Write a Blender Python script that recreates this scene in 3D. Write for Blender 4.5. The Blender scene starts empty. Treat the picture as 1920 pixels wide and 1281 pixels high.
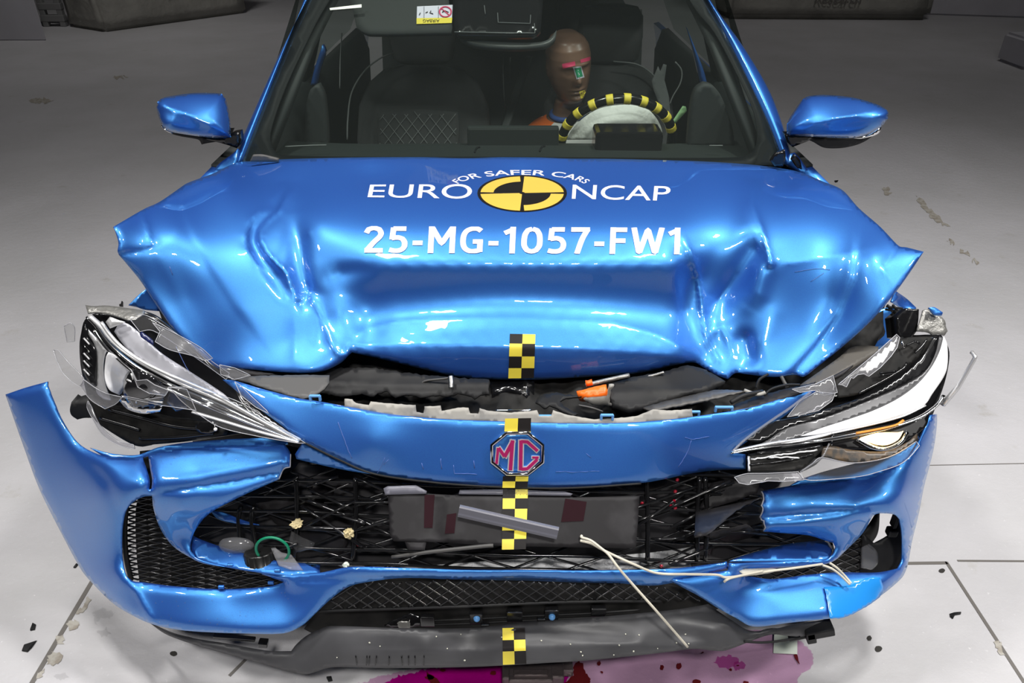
import bpy, bmesh, math, random
import numpy as np
from mathutils import Vector, Matrix
from mathutils.geometry import delaunay_2d_cdt
random.seed(7)
RNG = np.random.default_rng(11)
SC = bpy.context.scene
COL = SC.collection

# ------------------------------------------------------------------ camera
F = 1400.0                      # focal length in pixels of a 1920x1281 frame
PITCH = math.radians(31.7)      # looking down
CAM = np.array([0.0, -1.2, 1.6])
cam_d = bpy.data.cameras.new('camera'); cam = bpy.data.objects.new('camera', cam_d); COL.objects.link(cam)
cam_d.sensor_width = 36.0; cam_d.lens = F/1920*36.0; cam_d.clip_start = 0.05; cam_d.clip_end = 100
cam.location = CAM; cam.rotation_euler = (math.pi/2-PITCH, 0, 0)
SC.camera = cam
SC.view_settings.view_transform = 'Standard'; SC.view_settings.look = 'None'
SC.view_settings.gamma = 1.0; SC.view_settings.use_curve_mapping = False
SC.view_settings.exposure = 0.0

# ------------------------------------------------------------------ light: dim hall, lamp heads over the crash block
world = bpy.data.worlds.new('hall_air'); SC.world = world; world.use_nodes = True
world.node_tree.nodes['Background'].inputs[0].default_value = (0.5, 0.55, 0.65, 1)
world.node_tree.nodes['Background'].inputs[1].default_value = 0.015
def area(name, loc, aim, sx, sy, power, col=(1, 0.98, 0.95), spread=180):
    l = bpy.data.lights.new(name, 'AREA'); l.shape = 'RECTANGLE'; l.size = sx; l.size_y = sy
    l.energy = power; l.color = col; l.spread = math.radians(spread)
    o = bpy.data.objects.new(name, l); COL.objects.link(o); o.location = loc
    o.rotation_euler = (Vector(aim)-Vector(loc)).to_track_quat('-Z', 'Y').to_euler()
    return o
LIGHTS = [
    ('flood_lamp', (-1.1, 0.45, 4.2), (-0.7, 0.2, 0), 0.5, 0.3, 40),
    ('flood_lamp', (1.3, 0.45, 4.2), (0.9, 0.2, 0), 0.5, 0.3, 46),
    ('flood_lamp', (0.3, -2.8, 4.3), (0.1, -0.2, 0), 0.5, 0.3, 50),
    ('flood_lamp', (3.3, -0.5, 4.0), (2.6, -0.2, 0), 0.5, 0.3, 56),
    ('flood_lamp', (-3.1, -0.8, 4.0), (-2.3, -0.4, 0), 0.5, 0.3, 32),
    ('back_fill', (-3.6, 6.2, 5.9), (-4.2, 9.2, 0), 1.2, 0.25, 34),  # unseen fill light, added to brighten the blocks at the back
    ('back_fill', (4.2, 6.2, 5.9), (4.2, 9.2, 0), 1.2, 0.25, 18),  # weaker added fill for the blocks on the other side, also unseen
]
for n, a, b, sx, sy, p in LIGHTS: area(n, a, b, sx, sy, p, spread=120)

# ------------------------------------------------------------------ picture coordinates -> points in the place
CT, ST = math.cos(PITCH), math.sin(PITCH)
def ray(px, py):
    px = np.asarray(px, float); py = np.asarray(py, float)
    u = (px-960.0)/F; v = (640.5-py)/F
    return np.stack([u, CT+v*ST, -ST+v*CT], -1)
def pt(px, py, y=None, z=None, t=None):
    r = ray(px, py)
    if y is not None: t = (y-CAM[1])/r[..., 1]
    elif z is not None: t = (z-CAM[2])/r[..., 2]
    return CAM + r*np.asarray(t)[..., None]
def V(px, py, y=None, z=None, t=None): return Vector(pt(px, py, y, z, t))
def tdep(px, py, y): return (y-CAM[1])/ray(px, py)[..., 1]

def seg_dist(P, poly, closed=False):
    """distance of points P (n,2) to a polyline with optional weights (k,2|3); also nearest weight and signed side"""
    poly = [(*p, 1.0) if len(p) == 2 else p for p in poly]
    A = np.array(poly, float)
    if closed: A = np.vstack([A, A[:1]])
    best = np.full(len(P), 1e9); w = np.zeros(len(P)); sg = np.ones(len(P))
    for a, b in zip(A[:-1], A[1:]):
        ab = b[:2]-a[:2]; L = max((ab**2).sum(), 1e-9)
        k = np.clip(((P-a[:2])@ab)/L, 0, 1)
        q = a[:2]+k[:, None]*ab
        d = np.hypot(*(P-q).T)
        m = d < best
        best[m] = d[m]; w[m] = (a[2]+(b[2]-a[2])*k)[m]
        s = ab[0]*(P[:, 1]-a[1])-ab[1]*(P[:, 0]-a[0]); sg[m] = np.sign(s)[m]
    return best, w, sg
def inside(P, poly):
    poly = np.array(poly, float)[:, :2]; x, y = P[:, 0], P[:, 1]; c = np.zeros(len(P), bool)
    for (x1, y1), (x2, y2) in zip(poly, np.roll(poly, -1, 0)):
        if y1 == y2: continue
        c ^= ((y1 > y) != (y2 > y)) & (x < (x2-x1)*(y-y1)/(y2-y1)+x1)
    return c

class Field:
    """a surface: depth along the view ray, smooth through control points (px, py, world y), with creases pressed in"""
    def __init__(s, pts, creases=(), lam=1e-5, extra=None):
        A = np.array(pts, float); s.p = A[:, :2]/1000.0
        s.w0 = 1.0/tdep(A[:, 0], A[:, 1], A[:, 2])
        n = len(A); D = np.hypot(s.p[:, None, 0]-s.p[None, :, 0], s.p[:, None, 1]-s.p[None, :, 1])
        K = np.where(D > 0, D*D*np.log(D+1e-12), 0)+np.eye(n)*lam
        Q = np.c_[np.ones(n), s.p]; M = np.block([[K, Q], [Q.T, np.zeros((3, 3))]])
        if n == 3: s.c = np.r_[np.zeros(3), np.linalg.solve(Q, s.w0)]
        else: s.c = np.linalg.lstsq(M, np.r_[s.w0, 0, 0, 0], rcond=None)[0]
        s.creases = list(creases); s.n = n; s.extra = extra
    def t(s, px, py):
        P = np.stack([np.atleast_1d(np.asarray(px, float)), np.atleast_1d(np.asarray(py, float))], -1)
        q = P/1000.0
        D = np.hypot(q[:, None, 0]-s.p[None, :, 0], q[:, None, 1]-s.p[None, :, 1])
        K = np.where(D > 0, D*D*np.log(D+1e-12), 0)
        w = K@s.c[:s.n]+np.c_[np.ones(len(q)), q]@s.c[s.n:]
        t = 1.0/np.maximum(w, 1e-3)
        for kind, amp, width, poly in s.creases:
            d, wt, sg = seg_dist(P, poly)
            if kind == 'v': t = t+amp*wt*np.exp(-d/width)
            elif kind == 'g': t = t+amp*wt*np.exp(-(d/width)**2)
            elif kind == 's': t = t+amp*wt*np.tanh(sg*d/width)*np.exp(-(d/(width*4))**2)
        if s.extra is not None: t = t+s.extra(P)
        return t
    def at(s, px, py, off=0.0):
        px = np.atleast_1d(px); py = np.atleast_1d(py)
        return pt(px, py, t=s.t(px, py)-off)
def flat(y, y2=None, py=None, py2=None):
    if y2 is None: return Field([(0, 0, y), (1900, 0, y), (900, 1200, y)])
    return Field([(0, py, y), (1900, py, y), (900, py2, y2)])

# ------------------------------------------------------------------ materials
def mat(name, col, rough=0.5, metal=0.0, coat=0.0, spec=0.5, noise=None, emit=None, bump=None, trans=0.0, coat_rough=0.03):
    m = bpy.data.materials.new(name); m.use_nodes = True; nt = m.node_tree; b = nt.nodes['Principled BSDF']
    b.inputs['Base Color'].default_value = (*col, 1); b.inputs['Roughness'].default_value = rough
    b.inputs['Metallic'].default_value = metal; b.inputs['Coat Weight'].default_value = coat
    b.inputs['Coat Roughness'].default_value = coat_rough; b.inputs['Specular IOR Level'].default_value = spec
    b.inputs['Transmission Weight'].default_value = trans
    tc = nt.nodes.new('ShaderNodeTexCoord')
    if noise:                                  # (scale, second colour, low, high)
        n = nt.nodes.new('ShaderNodeTexNoise'); n.inputs['Scale'].default_value = noise[0]; n.inputs['Detail'].default_value = 6
        r = nt.nodes.new('ShaderNodeMapRange'); r.inputs[1].default_value = noise[2]; r.inputs[2].default_value = noise[3]
        x = nt.nodes.new('ShaderNodeMix'); x.data_type = 'RGBA'
        x.inputs[6].default_value = (*col, 1); x.inputs[7].default_value = (*noise[1], 1)
        nt.links.new(tc.outputs['Object'], n.inputs['Vector']); nt.links.new(n.outputs[0], r.inputs[0])
        nt.links.new(r.outputs[0], x.inputs[0]); nt.links.new(x.outputs[2], b.inputs['Base Color'])
    if bump:                                   # (scale, strength, distance)
        n = nt.nodes.new('ShaderNodeTexNoise'); n.inputs['Scale'].default_value = bump[0]; n.inputs['Detail'].default_value = 4
        p = nt.nodes.new('ShaderNodeBump'); p.inputs['Strength'].default_value = bump[1]; p.inputs['Distance'].default_value = bump[2]
        nt.links.new(tc.outputs['Object'], n.inputs['Vector']); nt.links.new(n.outputs[0], p.inputs['Height'])
        nt.links.new(p.outputs[0], b.inputs['Normal'])
    if emit:
        b.inputs['Emission Color'].default_value = (*emit[0], 1); b.inputs['Emission Strength'].default_value = emit[1]
    return m
def paint_material():
    """blue metallic car paint: flake layer over a deep blue ground, under clear coat"""
    m = bpy.data.materials.new('blue_metallic_paint'); m.use_nodes = True; nt = m.node_tree; N = nt.nodes; L = nt.links
    out = N['Material Output']; b = N['Principled BSDF']
    b.inputs['Base Color'].default_value = (0.018, 0.040, 0.40, 1); b.inputs['Roughness'].default_value = 0.45
    b.inputs['Metallic'].default_value = 0.0; b.inputs['Specular IOR Level'].default_value = 0.3
    b.inputs['Coat Weight'].default_value = 0.9; b.inputs['Coat Roughness'].default_value = 0.02
    f = N.new('ShaderNodeBsdfPrincipled'); f.inputs['Base Color'].default_value = (0.07, 0.34, 0.71, 1)
    f.inputs['Metallic'].default_value = 1.0; f.inputs['Roughness'].default_value = 0.50
    f.inputs['Coat Weight'].default_value = 0.9; f.inputs['Coat Roughness'].default_value = 0.02
    v = N.new('ShaderNodeTexNoise'); v.inputs['Scale'].default_value = 900; v.inputs['Detail'].default_value = 1
    tc = N.new('ShaderNodeTexCoord'); r = N.new('ShaderNodeMapRange')
    r.inputs[1].default_value = 0.35; r.inputs[2].default_value = 0.65; r.inputs[3].default_value = 0.50; r.inputs[4].default_value = 0.70
    mx = N.new('ShaderNodeMixShader')
    L.new(tc.outputs['Object'], v.inputs['Vector']); L.new(v.outputs[0], r.inputs[0]); L.new(r.outputs[0], mx.inputs[0])
    L.new(b.outputs[0], mx.inputs[1]); L.new(f.outputs[0], mx.inputs[2]); L.new(mx.outputs[0], out.inputs[0])
    return m
def glass_material(name, tint, refl=1.0, rough=0.0, haze=None):
    """thin clear sheet: tinted straight-through light plus a mirror coat by Fresnel"""
    m = bpy.data.materials.new(name); m.use_nodes = True; nt = m.node_tree; N = nt.nodes; L = nt.links
    N.remove(N['Principled BSDF']); out = N['Material Output']
    t = N.new('ShaderNodeBsdfTransparent'); t.inputs[0].default_value = (*tint, 1)
    g = N.new('ShaderNodeBsdfGlossy'); g.inputs['Roughness'].default_value = rough
    fr = N.new('ShaderNodeFresnel'); fr.inputs[0].default_value = 1.5
    mu = N.new('ShaderNodeMath'); mu.operation = 'MULTIPLY'; mu.inputs[1].default_value = refl
    mx = N.new('ShaderNodeMixShader')
    ge = N.new('ShaderNodeNewGeometry'); iv = N.new('ShaderNodeMath'); iv.operation = 'SUBTRACT'; iv.inputs[0].default_value = 1.0   # only the outer face mirrors
    m3 = N.new('ShaderNodeMath'); m3.operation = 'MULTIPLY'
    L.new(ge.outputs['Backfacing'], iv.inputs[1]); L.new(fr.outputs[0], mu.inputs[0]); L.new(mu.outputs[0], m3.inputs[0]); L.new(iv.outputs[0], m3.inputs[1]); L.new(m3.outputs[0], mx.inputs[0])
    L.new(t.outputs[0], mx.inputs[1]); L.new(g.outputs[0], mx.inputs[2])
    last = mx
    if haze:
        d = N.new('ShaderNodeBsdfDiffuse'); d.inputs[0].default_value = (*haze[0], 1)
        m2 = N.new('ShaderNodeMixShader'); m2.inputs[0].default_value = haze[1]
        L.new(mx.outputs[0], m2.inputs[1]); L.new(d.outputs[0], m2.inputs[2]); last = m2
    L.new(last.outputs[0], out.inputs[0])
    return m
M = {}
M['paint'] = paint_material()
M['gloss_black'] = mat('gloss_black_plastic', (0.008, 0.008, 0.009), 0.18, spec=0.6)
M['black'] = mat('black_plastic', (0.013, 0.013, 0.014), 0.5, noise=(14, (0.026, 0.026, 0.026), 0.45, 0.7), spec=0.2)
M['dark_plastic'] = mat('dark_engine_plastic', (0.007, 0.007, 0.007), 0.6, noise=(25, (0.018, 0.017, 0.016), 0.4, 0.7), spec=0.2)
M['rubber'] = mat('rubber', (0.01, 0.01, 0.011), 0.7)
M['dusty'] = mat('dusty_black_plastic', (0.012, 0.011, 0.0125), 0.55, noise=(9, (0.05, 0.048, 0.052), 0.5, 0.85), spec=0.25)
M['lip'] = mat('woven_black_plastic', (0.045, 0.045, 0.049), 0.42, noise=(5, (0.08, 0.08, 0.086), 0.4, 0.7), spec=0.4)
M['grey_plastic'] = mat('grey_plastic', (0.07, 0.068, 0.066), 0.5)
M['raw_plastic'] = mat('unpainted_light_plastic', (0.34, 0.325, 0.295), 0.55, noise=(20, (0.2, 0.195, 0.19), 0.45, 0.7))
M['strip'] = mat('grey_rubber_strip', (0.13, 0.13, 0.16), 0.4)
M['chrome'] = mat('chrome', (0.8, 0.8, 0.8), 0.08, 1.0)
M['silver'] = mat('silvered_reflector', (0.72, 0.72, 0.73), 0.3, 0.6)
M['satin'] = mat('satin_silver_panel', (0.42, 0.42, 0.46), 0.4, 0.3)
M['white_panel'] = mat('white_light_guide', (0.9, 0.9, 0.92), 0.25, coat=0.6)
M['steel'] = mat('bare_steel', (0.4, 0.4, 0.4), 0.35, 1.0, bump=(60, 0.4, 0.004))
M['film'] = mat('torn_silver_film', (0.30, 0.295, 0.28), 0.4, 0.6, bump=(70, 0.6, 0.006))
M['yellow'] = mat('yellow_tape', (0.78, 0.64, 0.06), 0.5)
M['tape_black'] = mat('black_tape', (0.012, 0.010, 0.010), 0.55, spec=0.25)
M['white_vinyl'] = mat('white_vinyl', (0.70, 0.69, 0.79), 0.35, coat=0.3)
M['logo_yellow'] = mat('yellow_vinyl', (0.66, 0.45, 0.075), 0.3, coat=0.4)
M['logo_black'] = mat('black_vinyl', (0.012, 0.011, 0.011), 0.3, coat=0.4)
M['magenta'] = mat('magenta_enamel', (0.33, 0.016, 0.10), 0.25, coat=0.6)
M['orange'] = mat('orange_plastic', (0.95, 0.16, 0.01), 0.4)
M['clip_blue'] = mat('pale_blue_clip', (0.13, 0.36, 0.75), 0.4)
M['tape_blue'] = mat('light_blue_tape', (0.02, 0.26, 0.74), 0.22, coat=0.5)
M['green'] = mat('green_rubber', (0.0, 0.20, 0.10), 0.4)
M['cord'] = mat('cream_cord', (0.62, 0.58, 0.48), 0.7)
M['paper'] = mat('pale_green_paper', (0.62, 0.68, 0.60), 0.7)
M['clear'] = glass_material('clear_plastic', (0.94, 0.94, 0.94), 0.6, 0.06, ((0.6, 0.6, 0.62), 0.03))
M['shard'] = glass_material('scratched_clear_plastic', (0.80, 0.80, 0.82), 1.0, 0.14, ((0.75, 0.75, 0.78), 0.11))
M['windscreen'] = glass_material('tinted_glass', (0.76, 0.81, 0.78), 0.8, 0.0, ((0.55, 0.66, 0.62), 0.012))  # greenish haze: dust plus a reflection veil painted into the glass
M['side_glass'] = glass_material('tinted_side_glass', (0.60, 0.66, 0.63), 0.8)
M['frit'] = mat('black_ceramic_band', (0.004, 0.005, 0.006), 0.5, spec=0.15)
M['dash'] = mat('dash_plastic', (0.012, 0.017, 0.016), 0.6)
M['trim_dark'] = mat('dark_cabin_trim', (0.02, 0.024, 0.024), 0.7)
M['fabric'] = mat('dark_seat_fabric', (0.035, 0.037, 0.038), 0.85, bump=(300, 0.3, 0.002))
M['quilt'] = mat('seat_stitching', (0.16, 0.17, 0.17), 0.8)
M['airbag'] = mat('white_airbag_cloth', (0.72, 0.74, 0.70), 0.85, bump=(18, 0.5, 0.02))
M['leaf'] = mat('pale_green_strip', (0.35, 0.62, 0.30), 0.6)
M['skin'] = mat('dummy_skin', (0.22, 0.125, 0.085), 0.34, spec=0.6)
M['shirt_orange'] = mat('orange_shirt', (0.85, 0.16, 0.01), 0.8)
M['shirt_white'] = mat('white_shirt', (0.75, 0.75, 0.72), 0.8)
M['pink_paint'] = mat('pink_face_paint', (0.75, 0.06, 0.16), 0.5)
M['green_paint'] = mat('green_face_paint', (0.02, 0.30, 0.14), 0.5)
M['block_pale'] = mat('pale_block', (0.50, 0.49, 0.53), 0.8, noise=(2, (0.42, 0.41, 0.44), 0.3, 0.7))
M['tarp'] = mat('grey_tarpaulin', (0.33, 0.32, 0.29), 0.8, noise=(3, (0.24, 0.235, 0.215), 0.35, 0.7), bump=(5, 0.5, 0.05))
M['tyre'] = M['rubber']
M['lamp_glow'] = mat('lit_lamp', (1, 0.7, 0.35), 0.3, emit=((1.0, 0.62, 0.25), 9.0))
M['torn'] = mat('torn_paint_edge', (0.22, 0.23, 0.27), 0.6)
M['scratch'] = mat('scratched_paint', (0.08, 0.14, 0.40), 0.6)
M['edge'] = mat('painted_bright_edge', (0.42, 0.42, 0.45), 0.2)
M['letter_edge'] = mat('bright_metal_edge', (0.75, 0.75, 0.77), 0.25, 0.4)
M['foam'] = mat('torn_yellow_foam', (0.6, 0.5, 0.28), 0.9, bump=(200, 0.8, 0.01))

# ------------------------------------------------------------------ mesh helpers
def link(name, me, mats, parent=None, smooth=True, label=None):
    o = bpy.data.objects.new(name, me); COL.objects.link(o)
    for m in (mats if isinstance(mats, (list, tuple)) else [mats]): me.materials.append(M[m] if isinstance(m, str) else m)
    if smooth: me.shade_smooth()
    if parent is not None: o.parent = parent
    if label: o['label'] = label
    return o
def mesh_obj(name, verts, faces, mats, parent=None, smooth=True, label=None, fmats=None):
    me = bpy.data.meshes.new(name); me.from_pydata([tuple(map(float, v)) for v in verts], [], [tuple(map(int, f)) for f in faces]); me.update()
    if fmats is not None: me.polygons.foreach_set('material_index', [int(i) for i in fmats])
    return link(name, me, mats, parent, smooth, label)
def bm_obj(name, bm, mats, parent=None, smooth=False, label=None):
    me = bpy.data.meshes.new(name); bmesh.ops.recalc_face_normals(bm, faces=bm.faces); bm.to_mesh(me); bm.free()
    return link(name, me, mats, parent, smooth, label)
def thing(name, label, cat, loc=(0, 0, 0), group=None):
    o = bpy.data.objects.new(name, None); COL.objects.link(o); o.location = loc; o.empty_display_size = 0.1
    return tag(o, label, cat, group)
def tag(o, label, cat, group=None):
    o['label'] = label; o['category'] = cat
    if group: o['group'] = group
    return o
def solid(o, th, off=-1.0):
    md = o.modifiers.new('thickness', 'SOLIDIFY'); md.thickness = th; md.offset = off; md.use_even_offset = False
    return o
def smooth_line(pts, closed=True, step=6.0, corner=48):
    """round a polygon/polyline by Catmull-Rom, keeping sharp corners"""
    A = np.array([p[:2] for p in pts], float); n = len(A); out = []
    def ang(i):
        if not closed and i in (0, n-1): return 999
        a = A[i]-A[i-1]; b = A[(i+1) % n]-A[i]
        return abs(math.degrees(math.atan2(a[0]*b[1]-a[1]*b[0], a@b)))
    sharp = [ang(i) > corner for i in range(n)]
    for i in range(n if closed else n-1):
        p1, p2 = A[i], A[(i+1) % n]
        p0 = p1*2-p2 if sharp[i] else A[i-1]; p3 = p2*2-p1 if sharp[(i+1) % n] else A[(i+2) % n]
        L = np.hypot(*(p2-p1)); k = max(1, int(round(L/step)))
        m1 = (p2-p0)*0.5; m2 = (p3-p1)*0.5                    # limit tangents so short legs do not loop
        for m_ in (m1, m2):
            l = np.hypot(*m_)
            if l > 1.2*L: m_ *= 1.2*L/l
        for j in range(k):
            s = j/k; h = (2*s**3-3*s**2+1, s**3-2*s**2+s, -2*s**3+3*s**2, s**3-s**2)
            out.append(h[0]*p1+h[1]*m1+h[2]*p2+h[3]*m2)
    if not closed: out.append(A[-1])
    return np.array(out)
def jag(pts, amp, step=6):
    P = smooth_line(pts, True, step, corner=10); return P+RNG.normal(0, amp, P.shape)
def tri_fill(outline, holes=(), step=8.0, jitter=0.15):
    """triangles that fill a polygon with holes: (points, triangles)"""
    loops = [np.array(outline)]+[np.array(h) for h in holes]
    lo = loops[0].min(0); hi = loops[0].max(0)
    gx = np.arange(lo[0], hi[0]+step, step); gy = np.arange(lo[1], hi[1]+step, step*0.87)
    G = np.array([(x+(j % 2)*step*0.5, y) for j, y in enumerate(gy) for x in gx])
    G = G+RNG.uniform(-jitter*step, jitter*step, G.shape)
    keep = inside(G, loops[0])
    for h in loops[1:]: keep &= ~inside(G, h)
    G = G[keep]
    for l in loops:
        if len(G): G = G[seg_dist(G, [tuple(p) for p in l], True)[0] > step*0.45]
    P = [Vector(p) for l in loops for p in l]+[Vector(p) for p in G]
    E = []; o = 0
    for l in loops:
        E += [(o+i, o+(i+1) % len(l)) for i in range(len(l))]; o += len(l)
    v, e, f, *_ = delaunay_2d_cdt(P, E, [], 0, 1e-4)
    v = np.array([tuple(p) for p in v]); f = np.array([t for t in f if len(t) == 3])
    c = v[f].mean(1); k = inside(c, loops[0])
    for h in loops[1:]: k &= ~inside(c, h)
    p0, p1, p2 = v[f[:, 0]], v[f[:, 1]], v[f[:, 2]]; d1, d2 = p1-p0, p2-p0
    f = f[k & (np.abs(d1[:, 0]*d2[:, 1]-d1[:, 1]*d2[:, 0]) > 0.02*step*step)]      # no slivers along straight edges
    return v, f, loops
def patch(name, outline, field, mats, parent=None, holes=(), step=8.0, th=0.003, roll=0.0, rollw=8.0, off=0.0, curve=True,
          label=None, rough=0.0, corner=48, smooth=True, bstep=None):
    """a panel of real thickness whose outline and hollows were read off the photo and whose depth comes from FIELD"""
    bs = bstep or step*0.75
    ol = smooth_line(outline, True, bs, corner) if curve else smooth_line(outline, True, bs, 0.01)
    hs = [smooth_line(h, True, bs, corner) if curve else smooth_line(h, True, bs, 0.01) for h in holes]
    if rough: ol = ol+RNG.normal(0, rough, ol.shape)
    v, f, loops = tri_fill(ol, hs, step)
    t = field.t(v[:, 0], v[:, 1])-off
    if roll:
        d = np.min([seg_dist(v, [tuple(p) for p in l], True)[0] for l in loops], 0)
        t = t+roll*np.exp(-(d/rollw)**1.5)
    P = pt(v[:, 0], v[:, 1], t=t)
    a, b, c = P[f[:, 0]], P[f[:, 1]], P[f[:, 2]]
    nrm = np.cross(b-a, c-a); back = (nrm*(CAM-a)).sum(1) < 0
    f = f.copy(); f[back] = f[back][:, ::-1]
    used = np.unique(f); remap = -np.ones(len(P), int); remap[used] = np.arange(len(used))
    o = mesh_obj(name, P[used], remap[f], mats, parent, smooth, label)
    if th: solid(o, th)
    return o
def frames(P):
    T = np.gradient(P, axis=0); T /= np.linalg.norm(T, axis=1)[:, None]+1e-12
    n = np.cross(T[0], (0, 0, 1.0)); n = n if np.linalg.norm(n) > 1e-3 else np.array((1.0, 0, 0)); n /= np.linalg.norm(n)
    Ns = []
    for k in range(len(P)):
        n = n-T[k]*(n@T[k]); n /= np.linalg.norm(n)+1e-12; Ns.append(n)
    Ns = np.array(Ns); return T, Ns, np.cross(T, Ns)
def tube_geo(P, r, sides=8, closed=False, flat_=1.0):
    P = np.array([tuple(p) for p in P], float); n = len(P); r = np.broadcast_to(np.asarray(r, float), (n,))
    if closed:
        Q = np.vstack([P[-1:], P, P[:1]]); T, N, B = frames(Q); N, B = N[1:-1], B[1:-1]
    else: T, N, B = frames(P)
    V_, F_ = [], []
    for k in range(n):
        for j in range(sides):
            a = 2*math.pi*j/sides; V_.append(P[k]+r[k]*(math.cos(a)*N[k]+flat_*math.sin(a)*B[k]))
    m = n if closed else n-1
    for k in range(m):
        for j in range(sides):
            a = k*sides+j; b = k*sides+(j+1) % sides; c = ((k+1) % n)*sides+(j+1) % sides; d = ((k+1) % n)*sides+j
            F_.append((a, b, c, d))
    if not closed: F_.append(tuple(range(sides))[::-1]); F_.append(tuple(range((n-1)*sides, n*sides)))
    return V_, F_
def tube(name, P, r, m, parent=None, sides=8, closed=False, flat_=1.0, label=None):
    v, f = tube_geo(P, r, sides, closed, flat_); return mesh_obj(name, v, f, m, parent, True, label)
def tubes(name, lines, r, m, parent=None, sides=6, label=None, flat_=1.0):
    Vs, Fs = [], []
    for L in lines:
        v, f = tube_geo(L, r, sides, False, flat_); o = len(Vs); Vs += v; Fs += [tuple(i+o for i in q) for q in f]
    return mesh_obj(name, Vs, Fs, m, parent, True, label)
def loft_geo(rows, close_u=False, close_v=False):
    R = np.array(rows, float); n, k = R.shape[:2]; F_ = []
    for i in range(n if close_v else n-1):
        for j in range(k if close_u else k-1):
            F_.append((i*k+j, i*k+(j+1) % k, ((i+1) % n)*k+(j+1) % k, ((i+1) % n)*k+j))
    return R.reshape(-1, 3), F_
def loft(name, rows, m, parent=None, close_u=False, th=0, label=None, caps=False):
    v, f = loft_geo(rows, close_u); k = len(rows[0]); n = len(rows)
    if caps: f = f+[tuple(range(k))[::-1], tuple(range((n-1)*k, n*k))]
    o = mesh_obj(name, v, f, m, parent, True, label)
    me = o.data; bm = bmesh.new(); bm.from_mesh(me); bmesh.ops.recalc_face_normals(bm, faces=bm.faces); bm.to_mesh(me); bm.free(); me.shade_smooth()
    if th: solid(o, th, 0)
    return o
def box_bm(bm, c, s, rot=None, bev=0.0):
    r = bmesh.ops.create_cube(bm, size=1.0)
    mt = Matrix.Translation(Vector(c)) @ (rot.to_matrix().to_4x4() if rot is not None else Matrix()) @ Matrix.Diagonal((*s, 1))
    bmesh.ops.transform(bm, matrix=mt, verts=r['verts'])
    if bev:
        es = list({e for v in r['verts'] for e in v.link_edges})
        bmesh.ops.bevel(bm, geom=es, offset=bev, segments=2, affect='EDGES', profile=0.6)
def boxes(name, L, m, parent=None, bev=0.002, label=None):
    bm = bmesh.new()
    for b in L: box_bm(bm, b[0], b[1], b[2] if len(b) > 2 else None, bev)
    return bm_obj(name, bm, m, parent, False, label)
def pline(pts, y=None, n=0):
    """polyline through (px, py[, y]) points, rounded"""
    A = np.array([(p[0], p[1], p[2] if len(p) > 2 else y) for p in pts], float)
    P = pt(A[:, 0], A[:, 1], y=A[:, 2])
    if n:
        s = np.linspace(0, len(P)-1, n); i = np.clip(s.astype(int), 0, len(P)-2); k = (s-i)[:, None]
        P0 = P[np.maximum(i-1, 0)]; P1 = P[i]; P2 = P[i+1]; P3 = P[np.minimum(i+2, len(P)-1)]
        P = 0.5*((2*P1)+(P2-P0)*k+(2*P0-5*P1+4*P2-P3)*k**2+(3*P1-P0-3*P2+P3)*k**3)
    return P
def on_field(field, pts, off=0.0, step=6):
    q = smooth_line(pts, False, step); return field.at(q[:, 0], q[:, 1], off)
# lettering: flat glyphs cut fine and laid onto a surface
def glyphs(text, bold=0.0, maxlen=0.06):
    cu = bpy.data.curves.new('glyphs', 'FONT'); cu.body = text; cu.offset = bold; cu.resolution_u = 6
    o = bpy.data.objects.new('glyphs', cu); COL.objects.link(o); dg = bpy.context.evaluated_depsgraph_get()
    me = bpy.data.meshes.new_from_object(o.evaluated_get(dg)); bpy.data.objects.remove(o); bpy.data.curves.remove(cu)
    bm = bmesh.new(); bm.from_mesh(me); bpy.data.meshes.remove(me)
    bmesh.ops.triangulate(bm, faces=bm.faces)
    for _ in range(5):
        es = [e for e in bm.edges if e.calc_length() > maxlen]
        if not es: break
        bmesh.ops.subdivide_edges(bm, edges=es, cuts=1); bmesh.ops.triangulate(bm, faces=[f for f in bm.faces if len(f.verts) > 3])
    bm.verts.index_update()
    v = np.array([(x.co.x, x.co.y) for x in bm.verts]); f = np.array([[x.index for x in q.verts] for q in bm.faces]); bm.free()
    v -= v.min(0); size = v.max(0); return v/size, f, size
def lay(name, v, f, field, m, parent, off=0.0015, label=None):
    P = field.at(v[:, 0], v[:, 1], off)
    a, b, c = P[f[:, 0]], P[f[:, 1]], P[f[:, 2]]; back = (np.cross(b-a, c-a)*(CAM-a)).sum(1) < 0
    f = f.copy(); f[back] = f[back][:, ::-1]
    return mesh_obj(name, P, f, m, parent, True, label)
def quad_map(v, c):      # unit square -> four picture corners (bottom-left, bottom-right, top-right, top-left)
    c = np.array(c, float); u, w = v[:, :1], v[:, 1:]
    return (1-u)*(1-w)*c[0]+u*(1-w)*c[1]+u*w*c[2]+(1-u)*w*c[3]
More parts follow.
